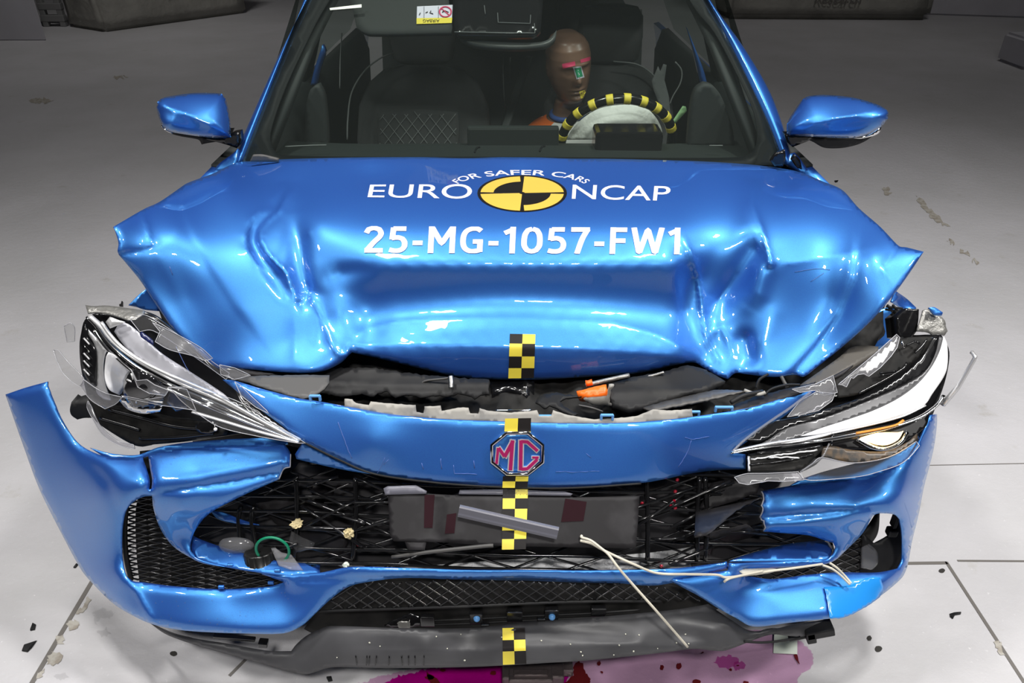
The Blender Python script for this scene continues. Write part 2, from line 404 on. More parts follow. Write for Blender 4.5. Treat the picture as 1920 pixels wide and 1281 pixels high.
STROKES = {  # bold stroke letters in a unit-high box: width, polylines
    '2': (.60, [[(.06, .74), (.12, .88), (.28, .93), (.44, .88), (.50, .74), (.46, .60), (.30, .40), (.10, .10)], [(.03, .09), (.58, .09)]]),
    '5': (.58, [[(.52, .91), (.13, .91)], [(.14, .95), (.11, .50)], [(.10, .55), (.28, .58), (.42, .53), (.49, .40), (.48, .22), (.38, .11), (.22, .08), (.04, .12)]]),
    '-': (.34, [[(.02, .38), (.32, .38)]]), '1': (.40, [[(.27, 0), (.27, 1.0)], [(.30, .94), (.20, .86), (.02, .76)]]),
    'M': (.84, [[(.10, 0), (.10, 1)], [(.74, 0), (.74, 1)], [(.12, .95), (.42, .36), (.72, .95)]]),
    'G': (.70, [[(.62, .84), (.50, .92), (.34, .92), (.18, .83), (.10, .65), (.09, .38), (.16, .18), (.32, .08), (.50, .09), (.60, .13)], [(.60, .05), (.60, .48)], [(.38, .44), (.68, .44)]]),
    '0': (.64, [[(.32, .93), (.18, .87), (.10, .68), (.09, .32), (.18, .13), (.32, .07), (.46, .13), (.55, .32), (.54, .68), (.46, .87), (.32, .93)]]),
    '7': (.56, [[(.0, .91), (.56, .91)], [(.50, .93), (.34, .55), (.20, 0)]]), 'F': (.52, [[(.10, 0), (.10, 1)], [(.10, .91), (.52, .91)], [(.10, .50), (.48, .50)]]),
    'W': (.98, [[(.07, 1), (.25, .03), (.49, .93), (.73, .03), (.91, 1)]])}
def stroke_word(text, w=.17, gap=.13):
    vs, fs, x = [], [], 0.0
    for ch in text:
        wd, pl = STROKES[ch]
        for p in pl:
            q = np.array(p) if len(p) == 2 else smooth_line(np.array(p)*100, False, 5, 40)/100
            n = max(2, int(np.hypot(*np.diff(q, axis=0).T).sum()/.04)) if len(q) == 2 else 0
            if n: q = q[0]+(q[1]-q[0])*np.linspace(0, 1, n)[:, None]
            t = np.gradient(q, axis=0); t /= np.hypot(*t.T)[:, None]+1e-9; m = np.stack([-t[:, 1], t[:, 0]], 1)
            o = len(vs)
            for k in range(len(q)): vs += [(q[k][0]+x+s*m[k][0]*w/2, q[k][1]+s*m[k][1]*w/2) for s in (-1, -.33, .33, 1)]
            for k in range(len(q)-1):
                for j in range(3): a = o+k*4+j; fs += [(a, a+1, a+5), (a, a+5, a+4)]
        x += wd+gap
    v = np.array(vs); v[:, 1] = np.clip(v[:, 1], 0, 1); v[:, 0] /= x-gap
    return v, np.array(fs)
def checker(name, corners, rows, field, parent, off=0.002, first=1, cols=2, sub=6, label=None):
    """tape of yellow and black squares: corners (tl, tr, br, bl); rows = list of row boundaries 0..1"""
    c = np.array(corners, float); Vs, Fs, Ms = [], [], []
    for r in range(len(rows)-1):
        for k in range(cols):
            o = len(Vs)
            for i in range(sub+1):
                for j in range(sub+1):
                    w = rows[r]+(rows[r+1]-rows[r])*i/sub; u = (k+j/sub)/cols
                    Vs.append((1-w)*((1-u)*c[0]+u*c[1])+w*((1-u)*c[3]+u*c[2]))
            for i in range(sub):
                for j in range(sub):
                    a = o+i*(sub+1)+j; Fs.append((a, a+1, a+sub+2, a+sub+1)); Ms.append((r+k+first) % 2)
    Vs = np.array(Vs); P = field.at(Vs[:, 0], Vs[:, 1], off)
    Fs = [f[::-1] for f in Fs]
    return mesh_obj(name, P, Fs, ['yellow', 'tape_black'], parent, True, label, Ms)
def structure(o): o['kind'] = 'structure'; return o
# ================================================================== THE HALL
def floor_material():
    m = bpy.data.materials.new('concrete_floor'); m.use_nodes = True; nt = m.node_tree; N = nt.nodes; L = nt.links; b = N['Principled BSDF']
    tc = N.new('ShaderNodeTexCoord')
    def noise(sc, det, lo, hi):
        n = N.new('ShaderNodeTexNoise'); n.inputs['Scale'].default_value = sc; n.inputs['Detail'].default_value = det; n.inputs['Roughness'].default_value = 0.65
        r = N.new('ShaderNodeMapRange'); r.inputs[1].default_value = lo; r.inputs[2].default_value = hi
        L.new(tc.outputs['Object'], n.inputs['Vector']); L.new(n.outputs[0], r.inputs[0]); return r.outputs[0]
    def mix(f, a, c):
        x = N.new('ShaderNodeMix'); x.data_type = 'RGBA'; L.new(f, x.inputs[0])
        for s, q in ((6, a), (7, c)):
            if isinstance(q, tuple): x.inputs[s].default_value = (*q, 1)
            else: L.new(q, x.inputs[s])
        return x.outputs[2]
    c = mix(noise(0.9, 8, 0.35, 0.7), (0.53, 0.52, 0.54), (0.44, 0.435, 0.44))
    c = mix(noise(7, 8, 0.62, 0.85), c, (0.36, 0.34, 0.30))
    c = mix(noise(60, 3, 0.66, 0.8), c, (0.68, 0.67, 0.68))
    L.new(c, b.inputs['Base Color']); b.inputs['Roughness'].default_value = 0.55; b.inputs['Specular IOR Level'].default_value = 0.35
    bp = N.new('ShaderNodeBump'); bp.inputs['Strength'].default_value = 0.15; bp.inputs['Distance'].default_value = 0.01
    L.new(noise(30, 6, 0.3, 0.7), bp.inputs['Height']); L.new(bp.outputs[0], b.inputs['Normal'])
    return m
M['floor'] = floor_material()
M['wall'] = mat('dark_hall_wall', (0.12, 0.12, 0.13), 0.9)
M['seam'] = mat('floor_seam', (0.14, 0.13, 0.12), 0.9)
M['stain'] = mat('dirt_stain', (0.28, 0.25, 0.21), 0.8, noise=(40, (0.4, 0.38, 0.34), 0.4, 0.6))
M['hole'] = mat('bolt_hole', (0.03, 0.028, 0.025), 0.9)
M['ceiling'] = mat('pale_hall_ceiling', (0.25, 0.25, 0.26), 0.9)
def plane(name, a, b, c, d, m): return structure(mesh_obj(name, [a, b, c, d], [(0, 1, 2, 3)], m, None, False))
X, Y0, Y1, H = 13.0, -6.5, 13.0, 6.5
plane('floor', (-X, Y0, 0), (X, Y0, 0), (X, Y1, 0), (-X, Y1, 0), 'floor')
plane('ceiling', (-X, Y0, H), (-X, Y1, H), (X, Y1, H), (X, Y0, H), 'ceiling')
plane('wall_back', (-X, Y1, 0), (X, Y1, 0), (X, Y1, H), (-X, Y1, H), 'wall')
plane('wall_front', (-X, Y0, 0), (-X, Y0, H), (X, Y0, H), (X, Y0, 0), 'wall')
plane('wall_left', (-X, Y0, 0), (-X, Y1, 0), (-X, Y1, H), (-X, Y0, H), 'wall')
plane('wall_right', (X, Y0, 0), (X, Y0, H), (X, Y1, H), (X, Y1, 0), 'wall')
FL = bpy.data.objects['floor']
def seam(n, p, q, w):
    a = V(*p, z=0); b = V(*q, z=0); d = (b-a).normalized(); s = Vector((-d.y, d.x, 0))*w/2
    vs = [a-s, a+s, b+s, b-s]; z0, z1 = 0.0004, 0.0012
    structure(mesh_obj('trim_%d' % n, [(*v[:2], z0) for v in vs]+[(*v[:2], z1) for v in vs],
              [(0, 1, 2, 3), (7, 6, 5, 4), (0, 4, 5, 1), (1, 5, 6, 2), (2, 6, 7, 3), (3, 7, 4, 0)], 'seam', None, False))
seam(1, (205, 1036), (40, 1315), 0.012); seam(2, (1774, 1054), (1960, 1342), 0.009)
seam(3, (1690, 1057), (1776, 1056), 0.010); seam(4, (1795, 1052), (2100, 1054), 0.006); seam(5, (1740, 873), (2000, 868), 0.003)
seam(6, (470, 1228), (430, 1268), 0.008)
ZS = [0.0014]
def blotch(name, outline, m, parent=FL, rough=1.5, z=None, smooth_=True, **k):
    """flat mark lying on the floor, outline read off the photo"""
    if z is None: ZS[0] += 0.00002; z = ZS[0]
    ol = smooth_line(outline, True, 4, 60)
    if rough: ol = ol+RNG.normal(0, rough, ol.shape)
    v, f, _ = tri_fill(ol, (), 12.0)
    P = pt(v[:, 0], v[:, 1], z=z)
    f = np.array([t if np.cross(P[t[1]]-P[t[0]], P[t[2]]-P[t[0]])[2] > 0 else t[::-1] for t in f])
    return mesh_obj(name, P, f, m, parent, False, **k)
def ell(cx, cy, rx, ry, n=12): return [(cx+rx*math.cos(2*math.pi*i/n), cy+ry*math.sin(2*math.pi*i/n)) for i in range(n)]
for cx, cy, rx, ry in ((325, 1226, 7, 5), (1647, 1217, 7, 6), (1630, 1197, 4.5, 5), (1766, 1070, 6, 4)):
    blotch('bolt_hole', ell(cx, cy, rx, ry), 'hole', rough=0.4)
for ol in ([(152, 1138), (166, 1118), (170, 1124), (158, 1148), (142, 1152)], [(128, 1168), (140, 1160), (148, 1170), (140, 1182), (128, 1180)],
           [(105, 1196), (118, 1190), (120, 1200), (112, 1208)], [(95, 1226), (108, 1220), (118, 1232), (108, 1244), (88, 1246)], [(72, 1262), (84, 1256), (80, 1268), (66, 1274)],
           [(1716, 364), (1728, 372), (1740, 388), (1752, 398), (1764, 412), (1780, 424), (1766, 422), (1748, 410), (1738, 398), (1724, 382)],
           [(1654, 356), (1664, 352), (1672, 364), (1660, 366)], [(1772, 452), (1784, 448), (1790, 458)], [(1800, 470), (1818, 474), (1822, 482), (1806, 478)], [(1818, 486), (1836, 490), (1834, 496)],
           [(1866, 1200), (1876, 1204), (1884, 1226), (1874, 1230), (1866, 1214)], [(50, 189), (80, 185), (100, 189), (78, 193)], [(215, 144), (232, 141), (240, 145), (225, 148)]):
    blotch('stain', ol, 'stain', rough=2.0)

def block(name, corners, h, m, label, cat, extra=0.0, bev=0.05, sag=0.0, group=None):
    """free-standing block: floor corners (x, y) counter-clockwise"""
    bm = bmesh.new(); lo = [bm.verts.new((*c, 0)) for c in corners]; cx = sum(c[0] for c in corners)/4; cy = sum(c[1] for c in corners)/4
    hi = [bm.verts.new((cx+(c[0]-cx)*(1+extra), cy+(c[1]-cy)*(1+extra), h)) for c in corners]
    bm.faces.new(lo[::-1]); bm.faces.new(hi)
    for i in range(4): bm.faces.new((lo[i], lo[(i+1) % 4], hi[(i+1) % 4], hi[i]))
    bmesh.ops.bevel(bm, geom=list(bm.edges), offset=bev, segments=3, affect='EDGES')
    if sag:
        bmesh.ops.subdivide_edges(bm, edges=[e for e in bm.edges if e.calc_length() > 0.4], cuts=10, use_grid_fill=True)
        for v in bm.verts:
            s = math.sin(v.co.x*7+v.co.y*5)*0.5+math.sin(v.co.x*17-v.co.z*4)*0.3
            d = Vector((v.co.x-cx, v.co.y-cy, 0)); d.normalize(); v.co += d*s*sag*min(1, v.co.z*3)
        for v in bm.verts: v.co.z = max(v.co.z, 0)
    o = bm_obj(name, bm, m, None, sag > 0); return tag(o, label, cat, group)
def fl(px, py): p = pt(px, py, z=0); return np.array((p[0], p[1]))
a = fl(87, 76); b = a+np.array((-2.6, 0.0))
block('concrete_block', [b, a, a+np.array((-0.35, 0.55)), b+np.array((0.0, 0.55))], 1.3, 'block_pale', 'pale smooth block at the far left edge of the hall floor', 'block', bev=0.01)
a = fl(197, 61); b = fl(465, 24); d = (b-a); n = np.array((-d[1], d[0]))/np.hypot(*d)*0.9
c = fl(160, 57)
block('covered_block', [a, b, b+n, c+n*0.5], 1.25, 'tarp', 'grey tarpaulin wrapped block behind the car on the mirror side with creased corner', 'block', 0.02, 0.04, 0.05)
for k in range(3):
    q = a+d*(0.42+0.02*k); p0 = Vector((*(q-n*0.06), 0.42+0.05*k)); e = Vector((*(d/np.hypot(*d)), 0))
    tube('printed_mark', [p0, p0+e*0.09+Vector((0, 0, 0.06))], 0.012, 'seam', bpy.data.objects['covered_block'], 4)
a = fl(1362, 37); b = fl(1745, 39)
blk = block('covered_block', [a, b, b+np.array((0.1, 1.0)), a+np.array((-0.1, 1.0))], 1.15, 'tarp', 'low grey wrapped block with printed lettering far behind the driver side mirror', 'block', 0.0, 0.08, 0.02)
v, f, s = glyphs('Research', 0.01, 0.3)
P = [(a[0]+(b[0]-a[0])*(0.415+0.22*u), a[1]+(b[1]-a[1])*(0.415+0.22*u)-0.035, 0.205+0.14*w) for u, w in v]
mesh_obj('printed_lettering', P, f, 'seam', blk, False)
a = fl(1752, 38); b = fl(1990, 46)
block('concrete_block', [a+(0.05, 0.5), b+(0.0, 0.5), b+(0, 1.6), a+(0, 1.6)], 1.2, 'block_pale', 'pale block beyond the lettered wrapped block at the far edge of the floor', 'block', bev=0.02)
a = fl(1918, 132)
block('concrete_block', [a, a+(0.7, 0), a+(0.7, 0.5), a+(0, 0.5)], 0.28, 'block_pale', 'small pale block cut by the picture edge on the dim floor', 'block', bev=0.03)
a = fl(82, 57)
bm = bmesh.new()
for z in (0.10, 0.24, 0.6): box_bm(bm, (a[0], a[1]+0.3, z), (0.30, 0.08, 0.08), None, 0.01)
for x in (-0.11, 0.11): box_bm(bm, (a[0]+x, a[1]+0.3, 0.5), (0.07, 0.07, 1.0), None, 0.01)
tag(bm_obj('steel_rail', bm, mat('rail', (0.2, 0.2, 0.2), 0.6)), 'dull grey rail between the pale block and the wrapped block', 'rail')
# ================================================================== THE CAR
CAR = thing('car', 'bright blue hatchback with crumpled hood and torn bumper after a frontal crash test', 'car', (0, 0.6, 0))
bpy.context.view_layer.update()
INV = CAR.matrix_world.inverted()
def on_car(o): o.parent = CAR; o.matrix_parent_inverse = INV.copy(); return o
# every part below is made in world coordinates; parent it to the car without moving it
_link = link
def link(name, me, mats, parent=None, smooth=True, label=None):
    o = _link(name, me, mats, parent, smooth, label)
    if parent is CAR: o.matrix_parent_inverse = INV.copy()
    return o

# ---------------------------------------------------------------- hood
HOOD = [(441, 306), (400, 325), (352, 343), (338, 352), (300, 378), (270, 392), (213, 425), (222, 455), (221, 474), (235, 492), (262, 525),
        (285, 560), (330, 625), (375, 675), (395, 686), (420, 694), (433, 690), (470, 693), (530, 698), (580, 699), (612, 694), (640, 680), (653, 667),
        (660, 661), (700, 670), (750, 682), (800, 694), (850, 705), (900, 710), (960, 712), (1010, 712), (1100, 707), (1200, 699), (1260, 686), (1300, 680),
        (1320, 690), (1345, 704), (1365, 711), (1379, 700), (1400, 702), (1450, 707), (1490, 703), (1508, 706), (1530, 690), (1580, 650), (1630, 605),
        (1670, 560), (1700, 520), (1732, 472), (1700, 464), (1685, 461), (1650, 425), (1610, 390), (1580, 357), (1545, 341), (1500, 323), (1460, 315),
        (1400, 308), (1300, 302), (1100, 297), (975, 295), (700, 295), (550, 298), (480, 302)]
def hy(py, z): return CAM[1]+(CAM[2]-z)*ray(960, py)[1]/-ray(960, py)[2]      # world y of a height on a picture row
HP = [(441, 306, .84), (550, 298, .81), (700, 295, .80), (975, 295, .80), (1300, 302, .79), (1480, 317, .82),
      (340, 352, .62), (270, 392, .42), (213, 425, .28), (222, 470, .25), (262, 525, .26), (330, 625, .22), (395, 686, .19), (470, 693, .16), (580, 699, .15),
      (640, 680, .185), (655, 662, .20), (420, 350, .62), (420, 420, .43), (330, 430, .36), (400, 500, .31), (350, 560, .27), (450, 580, .25), (480, 640, .21), (540, 640, .215),
      (560, 350, .64), (600, 420, .43), (600, 480, .36),
      (1300, 430, .42), (1310, 520, .36), (1340, 600, .30), (1330, 660, .25), (1350, 700, .20), (1370, 708, .19),
      (1410, 340, .66), (1410, 400, .47), (1450, 480, .34), (1420, 560, .30), (1450, 620, .25), (1440, 690, .19), (1505, 704, .17),
      (1500, 350, .64), (1540, 400, .48), (1530, 470, .36), (1560, 560, .285), (1540, 640, .23), (1600, 630, .20), (1650, 560, .22), (1640, 480, .30),
      (1580, 357, .62), (1650, 425, .42), (1685, 461, .33), (1732, 472, .30), (1700, 520, .25)]
for py_, y_, sag, k in ((330, .70, 0, .0), (362, .588, 0, .003), (395, .49, 0, .006), (430, .408, 0, .006), (460, .3606, 1, .006), (478, .335, 2, .007), (493, .3135, 4, .010), (506, .3105, 5, .012), (520, .3082, 7, .012), (545, .3021, 10, .014),
                        (563, .2937, 13, .014), (580, .2783, 16, .014), (600, .2499, 20, .013), (615, .231, 17, .012), (632, .2165, 12, .012), (648, .1996, 8, .012), (675, .1892, 2, .014), (709, .1815, -8, .014)):
    for x_ in np.linspace(690, 1270, 17):
        q_ = ((x_-980)/300)**2; HP.append((x_, py_+sag*q_, y_+k*q_))
HC = [  # creases pressed into the sheet: kind, metres along the view (+ away), width in pixels, line (x, y[, weight])
    # passenger side knot of folds
    ('v', -.016, 9, [(540, 362, .8), (527, 392), (505, 410), (489, 428), (486, 447), (500, 475), (522, 498), (538, 512), (545, 545, .8)]),
    ('g', .022, 13, [(528, 365, .2), (512, 398, .7), (478, 432), (474, 455), (492, 490), (516, 520), (535, 548, .7)]),
    ('v', -.010, 7, [(512, 394, .5), (490, 396), (470, 410), (460, 440), (464, 470), (480, 495), (510, 512, .5)]),
    ('g', .030, 20, [(548, 400, .3), (558, 450), (562, 500), (572, 548), (568, 562, .5)]),
    ('v', .018, 8, [(552, 566, .5), (565, 570), (575, 560), (577, 540), (572, 525, .3)]),
    ('v', -.012, 8, [(580, 552), (594, 575), (608, 610), (620, 640), (632, 662), (645, 670, .6)]),
    ('g', .020, 16, [(600, 560, .4), (606, 600, .8), (598, 640, .6), (590, 655, .2)]),
    ('g', -.014, 20, [(640, 582), (652, 620), (650, 640, .6)]),
    ('v', -.010, 10, [(553, 565, .6), (553, 620, .8), (552, 676, .9)]),
    ('v', .016, 7, [(645, 655), (652, 640, .7), (660, 650), (672, 657, .4)]),
    ('v', -.010, 9, [(660, 632, .4), (690, 616, .8), (740, 605), (800, 600, .9), (900, 597, .5), (1000, 597, .3)]),
    ('v', -.009, 9, [(1000, 600, .3), (1150, 606, .7), (1220, 625), (1290, 655), (1330, 682, .6)]),
    ('v', -.008, 6, [(655, 648), (720, 648, .8), (900, 648, .5), (1100, 655, .5), (1280, 668, .8)]),
    ('g', .012, 14, [(618, 522, .4), (640, 512), (690, 503, .6)]),
    ('v', -.006, 5, [(580, 435), (584, 450, .3)]),
    # passenger side corner
    ('v', .010, 7, [(222, 476), (260, 472), (284, 466), (300, 458, .4)]),
    ('v', -.009, 6, [(268, 402, .6), (276, 425), (282, 455), (286, 464, .5)]),
    ('s', .0018, 5, [(336, 350, .5), (343, 400), (365, 450), (400, 512), (440, 575), (490, 640, .3)]),
    ('g', -.004, 12, [(286, 462), (310, 500, .8), (335, 550, .6), (370, 620, .2)]),
    # driver side folds
    ('v', -.014, 9, [(1280, 445, .4), (1296, 480), (1308, 520), (1314, 560), (1318, 600), (1326, 640), (1345, 676, .7)]),
    ('g', .020, 18, [(1272, 462, .3), (1284, 520, .8), (1290, 580), (1296, 630, .6)]),
    ('v', -.016, 8, [(1412, 345, .3), (1408, 385, .6), (1424, 420, .6), (1434, 450), (1447, 497)]),
    ('g', -.016, 20, [(1405, 360, .5), (1406, 420), (1404, 450, .6)]),
    ('v', -.009, 7, [(1416, 432, .6), (1424, 462), (1440, 488)]),
    ('v', -.013, 16, [(1447, 498), (1490, 492), (1560, 482, .7), (1640, 462, .2)]),
    ('v', .015, 7, [(1438, 506), (1450, 500), (1466, 494, .3)]),
    ('g', .024, 20, [(1410, 470), (1392, 500), (1374, 530), (1352, 565), (1340, 590, .6)]),
    ('v', .008, 5, [(1380, 515, .5), (1365, 540), (1342, 568, .7)]),
    ('g', -.014, 16, [(1430, 510), (1420, 550), (1405, 575, .4)]),
    ('v', -.013, 8, [(1340, 620, .8), (1352, 614), (1366, 640), (1372, 665, .5), (1366, 690, .3)]),
    ('g', .020, 18, [(1395, 640), (1400, 670), (1390, 690, .5)]),
    ('s', -.005, 4, [(1608, 402, .4), (1606, 450, .6), (1598, 520), (1570, 590), (1530, 645), (1478, 702)]),
    ('v', .009, 6, [(1652, 500, .8), (1664, 488), (1676, 470), (1682, 460)]),
    ('v', -.006, 5, [(1652, 500), (1662, 520, .8), (1668, 534, .2)]),
    ('g', -.010, 16, [(1450, 590, .3), (1425, 640, .5), (1430, 660, .2)]),
    # knife edges along the sharpest folds
    ('v', -.010, 4.5, [(541, 364, .7), (526, 394), (500, 416), (488, 434), (487, 452), (504, 479), (537, 511), (550, 545), (553, 566, .6)]),
    ('v', -.006, 4.5, [(505, 398, .5), (484, 400), (467, 416), (460, 442), (466, 472), (486, 498, .6)]),
    ('v', -.009, 4.5, [(581, 552), (597, 580), (612, 618), (630, 658), (648, 668)]),
    ('v', -.007, 4.5, [(1411, 350, .4), (1410, 385, .8), (1426, 420), (1447, 497)]),
    ('v', -.007, 4.5, [(1281, 447, .4), (1297, 482), (1309, 522), (1316, 570), (1322, 620), (1346, 676)]),
    ('v', .008, 4.5, [(1288, 480, .4), (1300, 520), (1306, 560), (1310, 600, .4)]),
    ('v', .006, 4.5, [(556, 420, .3), (566, 470), (572, 520), (577, 548)]),
    # dents near the cowl
    ('v', -.005, 6, [(480, 322), (500, 318), (520, 325, .6)]), ('v', .006, 7, [(470, 320, .4), (478, 340), (485, 350, .3)]),
    ('v', .006, 8, [(500, 345, .3), (530, 338), (560, 340, .4)]), ('v', -.006, 7, [(512, 372), (522, 360), (532, 350, .3)]),
    ('v', .008, 8, [(1400, 330), (1430, 336), (1470, 342), (1530, 352, .5)]), ('v', -.006, 5, [(1462, 320), (1468, 330), (1464, 342)]),
]
def hood_ripple(P): return 0.0008*np.sin(P[:, 0]*0.021+P[:, 1]*0.013)*np.sin(P[:, 1]*0.027-P[:, 0]*0.006)
HC = [(k, a*(.5 if k == 'v' else .75)*(1.1 if np.mean([q[0] for q in p]) > 1270 else .75 if k != 's' and ((np.mean([q[0] for q in p]) < 680 and np.mean([q[1] for q in p]) > 530)) else 1), w*1.15, p) for k, a, w, p in HC]
HF = Field(HP, HC, 2e-4, hood_ripple)
hood = patch('hood', HOOD, HF, 'paint', CAR, step=5.2, th=0.0025, roll=0.006, rollw=5)
# lettering laid on the hood
def word(name, text, quad, bold=0.0, m='white_vinyl', parent=None, field=None, label=None, arc=0.0, maxlen=0.12):
    v, f, s = glyphs(text, bold, maxlen); q = quad_map(v, quad)
    q[:, 1] -= arc*4*v[:, 0]*(1-v[:, 0])
    return lay(name, q, f, field or HF, m, parent or hood, 0.002, label)
word('hood_lettering', 'EURO', [(689, 370), (884, 373), (886, 345), (694, 346)], 0.004, label='white EURO lettering')
word('hood_lettering', 'NCAP', [(1072, 373), (1255, 377), (1258, 349), (1074, 346)], 0.004, label='white NCAP lettering')
v, f = stroke_word('25-MG-1057-FW1')
lay('hood_number', quad_map(v, [(681, 474), (1277, 477), (1279, 427), (684, 424)]), f, HF, 'white_vinyl', hood, 0.002, 'white 25-MG-1057-FW1 test number')
v, f, s = glyphs('FOR SAFER CARS', 0.012, 0.15)
ang = math.radians(162)-v[:, 0]*math.radians(144)
lay('hood_slogan', np.stack([977+(124+13*v[:, 1])*np.cos(ang), 352-(24+9*v[:, 1])*np.sin(ang)-3*v[:, 1]*np.abs(np.cos(ang))], 1), f, HF, 'white_vinyl', hood, 0.002, 'white FOR SAFER CARS lettering')
def disc_region(name, cx, cy, rx, ry, a0, a1, r0, r1, m, parent, off, n=40, k=8, dy=0.0):
    vs, fs = [], []
    for i in range(n+1):
        a = math.radians(a0+(a1-a0)*i/n)
        for j in range(k+1):
            r = r0+(r1-r0)*j/k; vs.append((cx+rx*r*math.cos(a), cy-ry*r*math.sin(a)*(1 if math.sin(a) > 0 else 1.06)))
    for i in range(n):
        for j in range(k): q = i*(k+1)+j; fs.append((q, q+1, q+k+2)); fs.append((q, q+k+2, q+k+1))
    return lay(name, np.array(vs), np.array(fs), HF, m, parent, off)
LC = (979, 362)
disc_region('target_logo', *LC, 84, 33.5, 0, 360, 0, 1, 'logo_black', hood, 0.0015)['label'] = 'black and yellow crash target disc'
for a0 in (3, 93, 183, 273):
    if a0 in (3, 183): disc_region('target_quadrant', *LC, 84, 33.5, a0, a0+84, .06, .93, 'logo_yellow', hood, 0.003)
    else: disc_region('target_quadrant', *LC, 84, 33.5, a0, a0+84, .64, .93, 'logo_yellow', hood, 0.003)
checker('checker_tape', [(956, 626), (1004, 627), (1001, 710.5), (953, 711)], [0, .215, .50, .76, .985], HF, hood, 0.002, 1, label='yellow and black checker tape')

# ---------------------------------------------------------------- windscreen, pillars, roof and body shell
def ws_y(px, py): return 0.81+(300-py)*0.00172+((px-962)/520.0)**2*0.10
WSF = Field([(x, y, ws_y(x, y)) for x in (440, 700, 962, 1220, 1480) for y in (-110, 0, 100, 200, 310)], (), 1e-6)
L_IN = [(452, 309), (483, 228), (523, 124), (566, 10), (607, -104)]; R_IN = [(1472, 309), (1443, 235), (1406, 156), (1366, 75), (1326, 0), (1290, -60), (1262, -104)]
L_OUT = [(436, 309), (446, 278), (497, 161), (537, 74), (577, 3), (620, -80)]; R_OUT = [(1487, 309), (1480, 275), (1446, 178), (1396, 91), (1334, 3), (1290, -80)]
wso = L_IN[::-1]+R_IN+[(1300, 316), (962, 312), (600, 316)]
ws = patch('windscreen', L_IN+[(780, -112), (962, -114), (1140, -112)]+R_IN[::-1]+[(1300, 312), (962, 308), (600, 312)], WSF, 'windscreen', CAR, step=26, th=0.0, off=0.0)
frit_hole = [(507, 250), (513, 280), (530, 291), (700, 294), (962, 294), (1250, 296), (1392, 294), (1412, 282), (1420, 255), (1410, 201), (1379, 134), (1339, 60), (1306, 20), (1262, -50), (962, -70), (650, -50), (604, 23), (581, 67), (534, 168)]
frit = patch('black_border', L_IN+[(780, -112), (962, -114), (1140, -112)]+R_IN[::-1]+[(1300, 312), (962, 308), (600, 312)], WSF, 'frit', ws, holes=[frit_hole], step=16, th=0.002, off=-0.004)
def pillar(name, outer, inner, flip):
    n = 26
    def rs(p):
        q = smooth_line(p, False, 4, 60); s = np.r_[0, np.cumsum(np.hypot(*np.diff(q, axis=0).T))]; k = np.linspace(0, s[-1], n)
        return np.stack([np.interp(k, s, q[:, 0]), np.interp(k, s, q[:, 1])], 1)
    O, I = rs(outer), rs(inner); rows = []
    for (a, b) in zip(O, I):
        row = []
        for j in range(9):
            u = j/8; q = a+(b-a)*u
            t = WSF.t(*q)[0]-0.028*math.sin(math.pi*min(1, u*1.1))**0.7+0.02*(1-u)
            row.append(pt(q[0], q[1], t=t))
        q = b; row.append(pt(q[0], q[1], t=WSF.t(*q)[0]+0.05)); q = a+(b-a)*0.2; row.append(pt(q[0], q[1], t=WSF.t(*q)[0]+0.09))
        rows.append(row)
    return loft(name, rows, 'paint', CAR, close_u=True, caps=True)
pillar('windscreen_pillar', L_OUT, L_IN, False); pillar('windscreen_pillar', R_OUT, R_IN, True)
# roof skin, doors, tail: the shell that closes the cabin
def wpt(*a): return np.array(a, float)
rw = []
for i, (y, z, w) in enumerate(((1.55, 1.40, .55), (1.75, 1.445, .60), (2.2, 1.475, .62), (2.7, 1.45, .60), (3.05, 1.40, .56), (3.3, 1.30, .52))):
    rw.append([wpt(w*math.sin(u*math.pi/2*0.999)*1.0, y-0.03*abs(u), z-0.05*u*u-(0.06 if abs(u) == 1 else 0)) for u in np.linspace(-1, 1, 13)])
loft('roof', rw, 'paint', CAR, th=0.02)
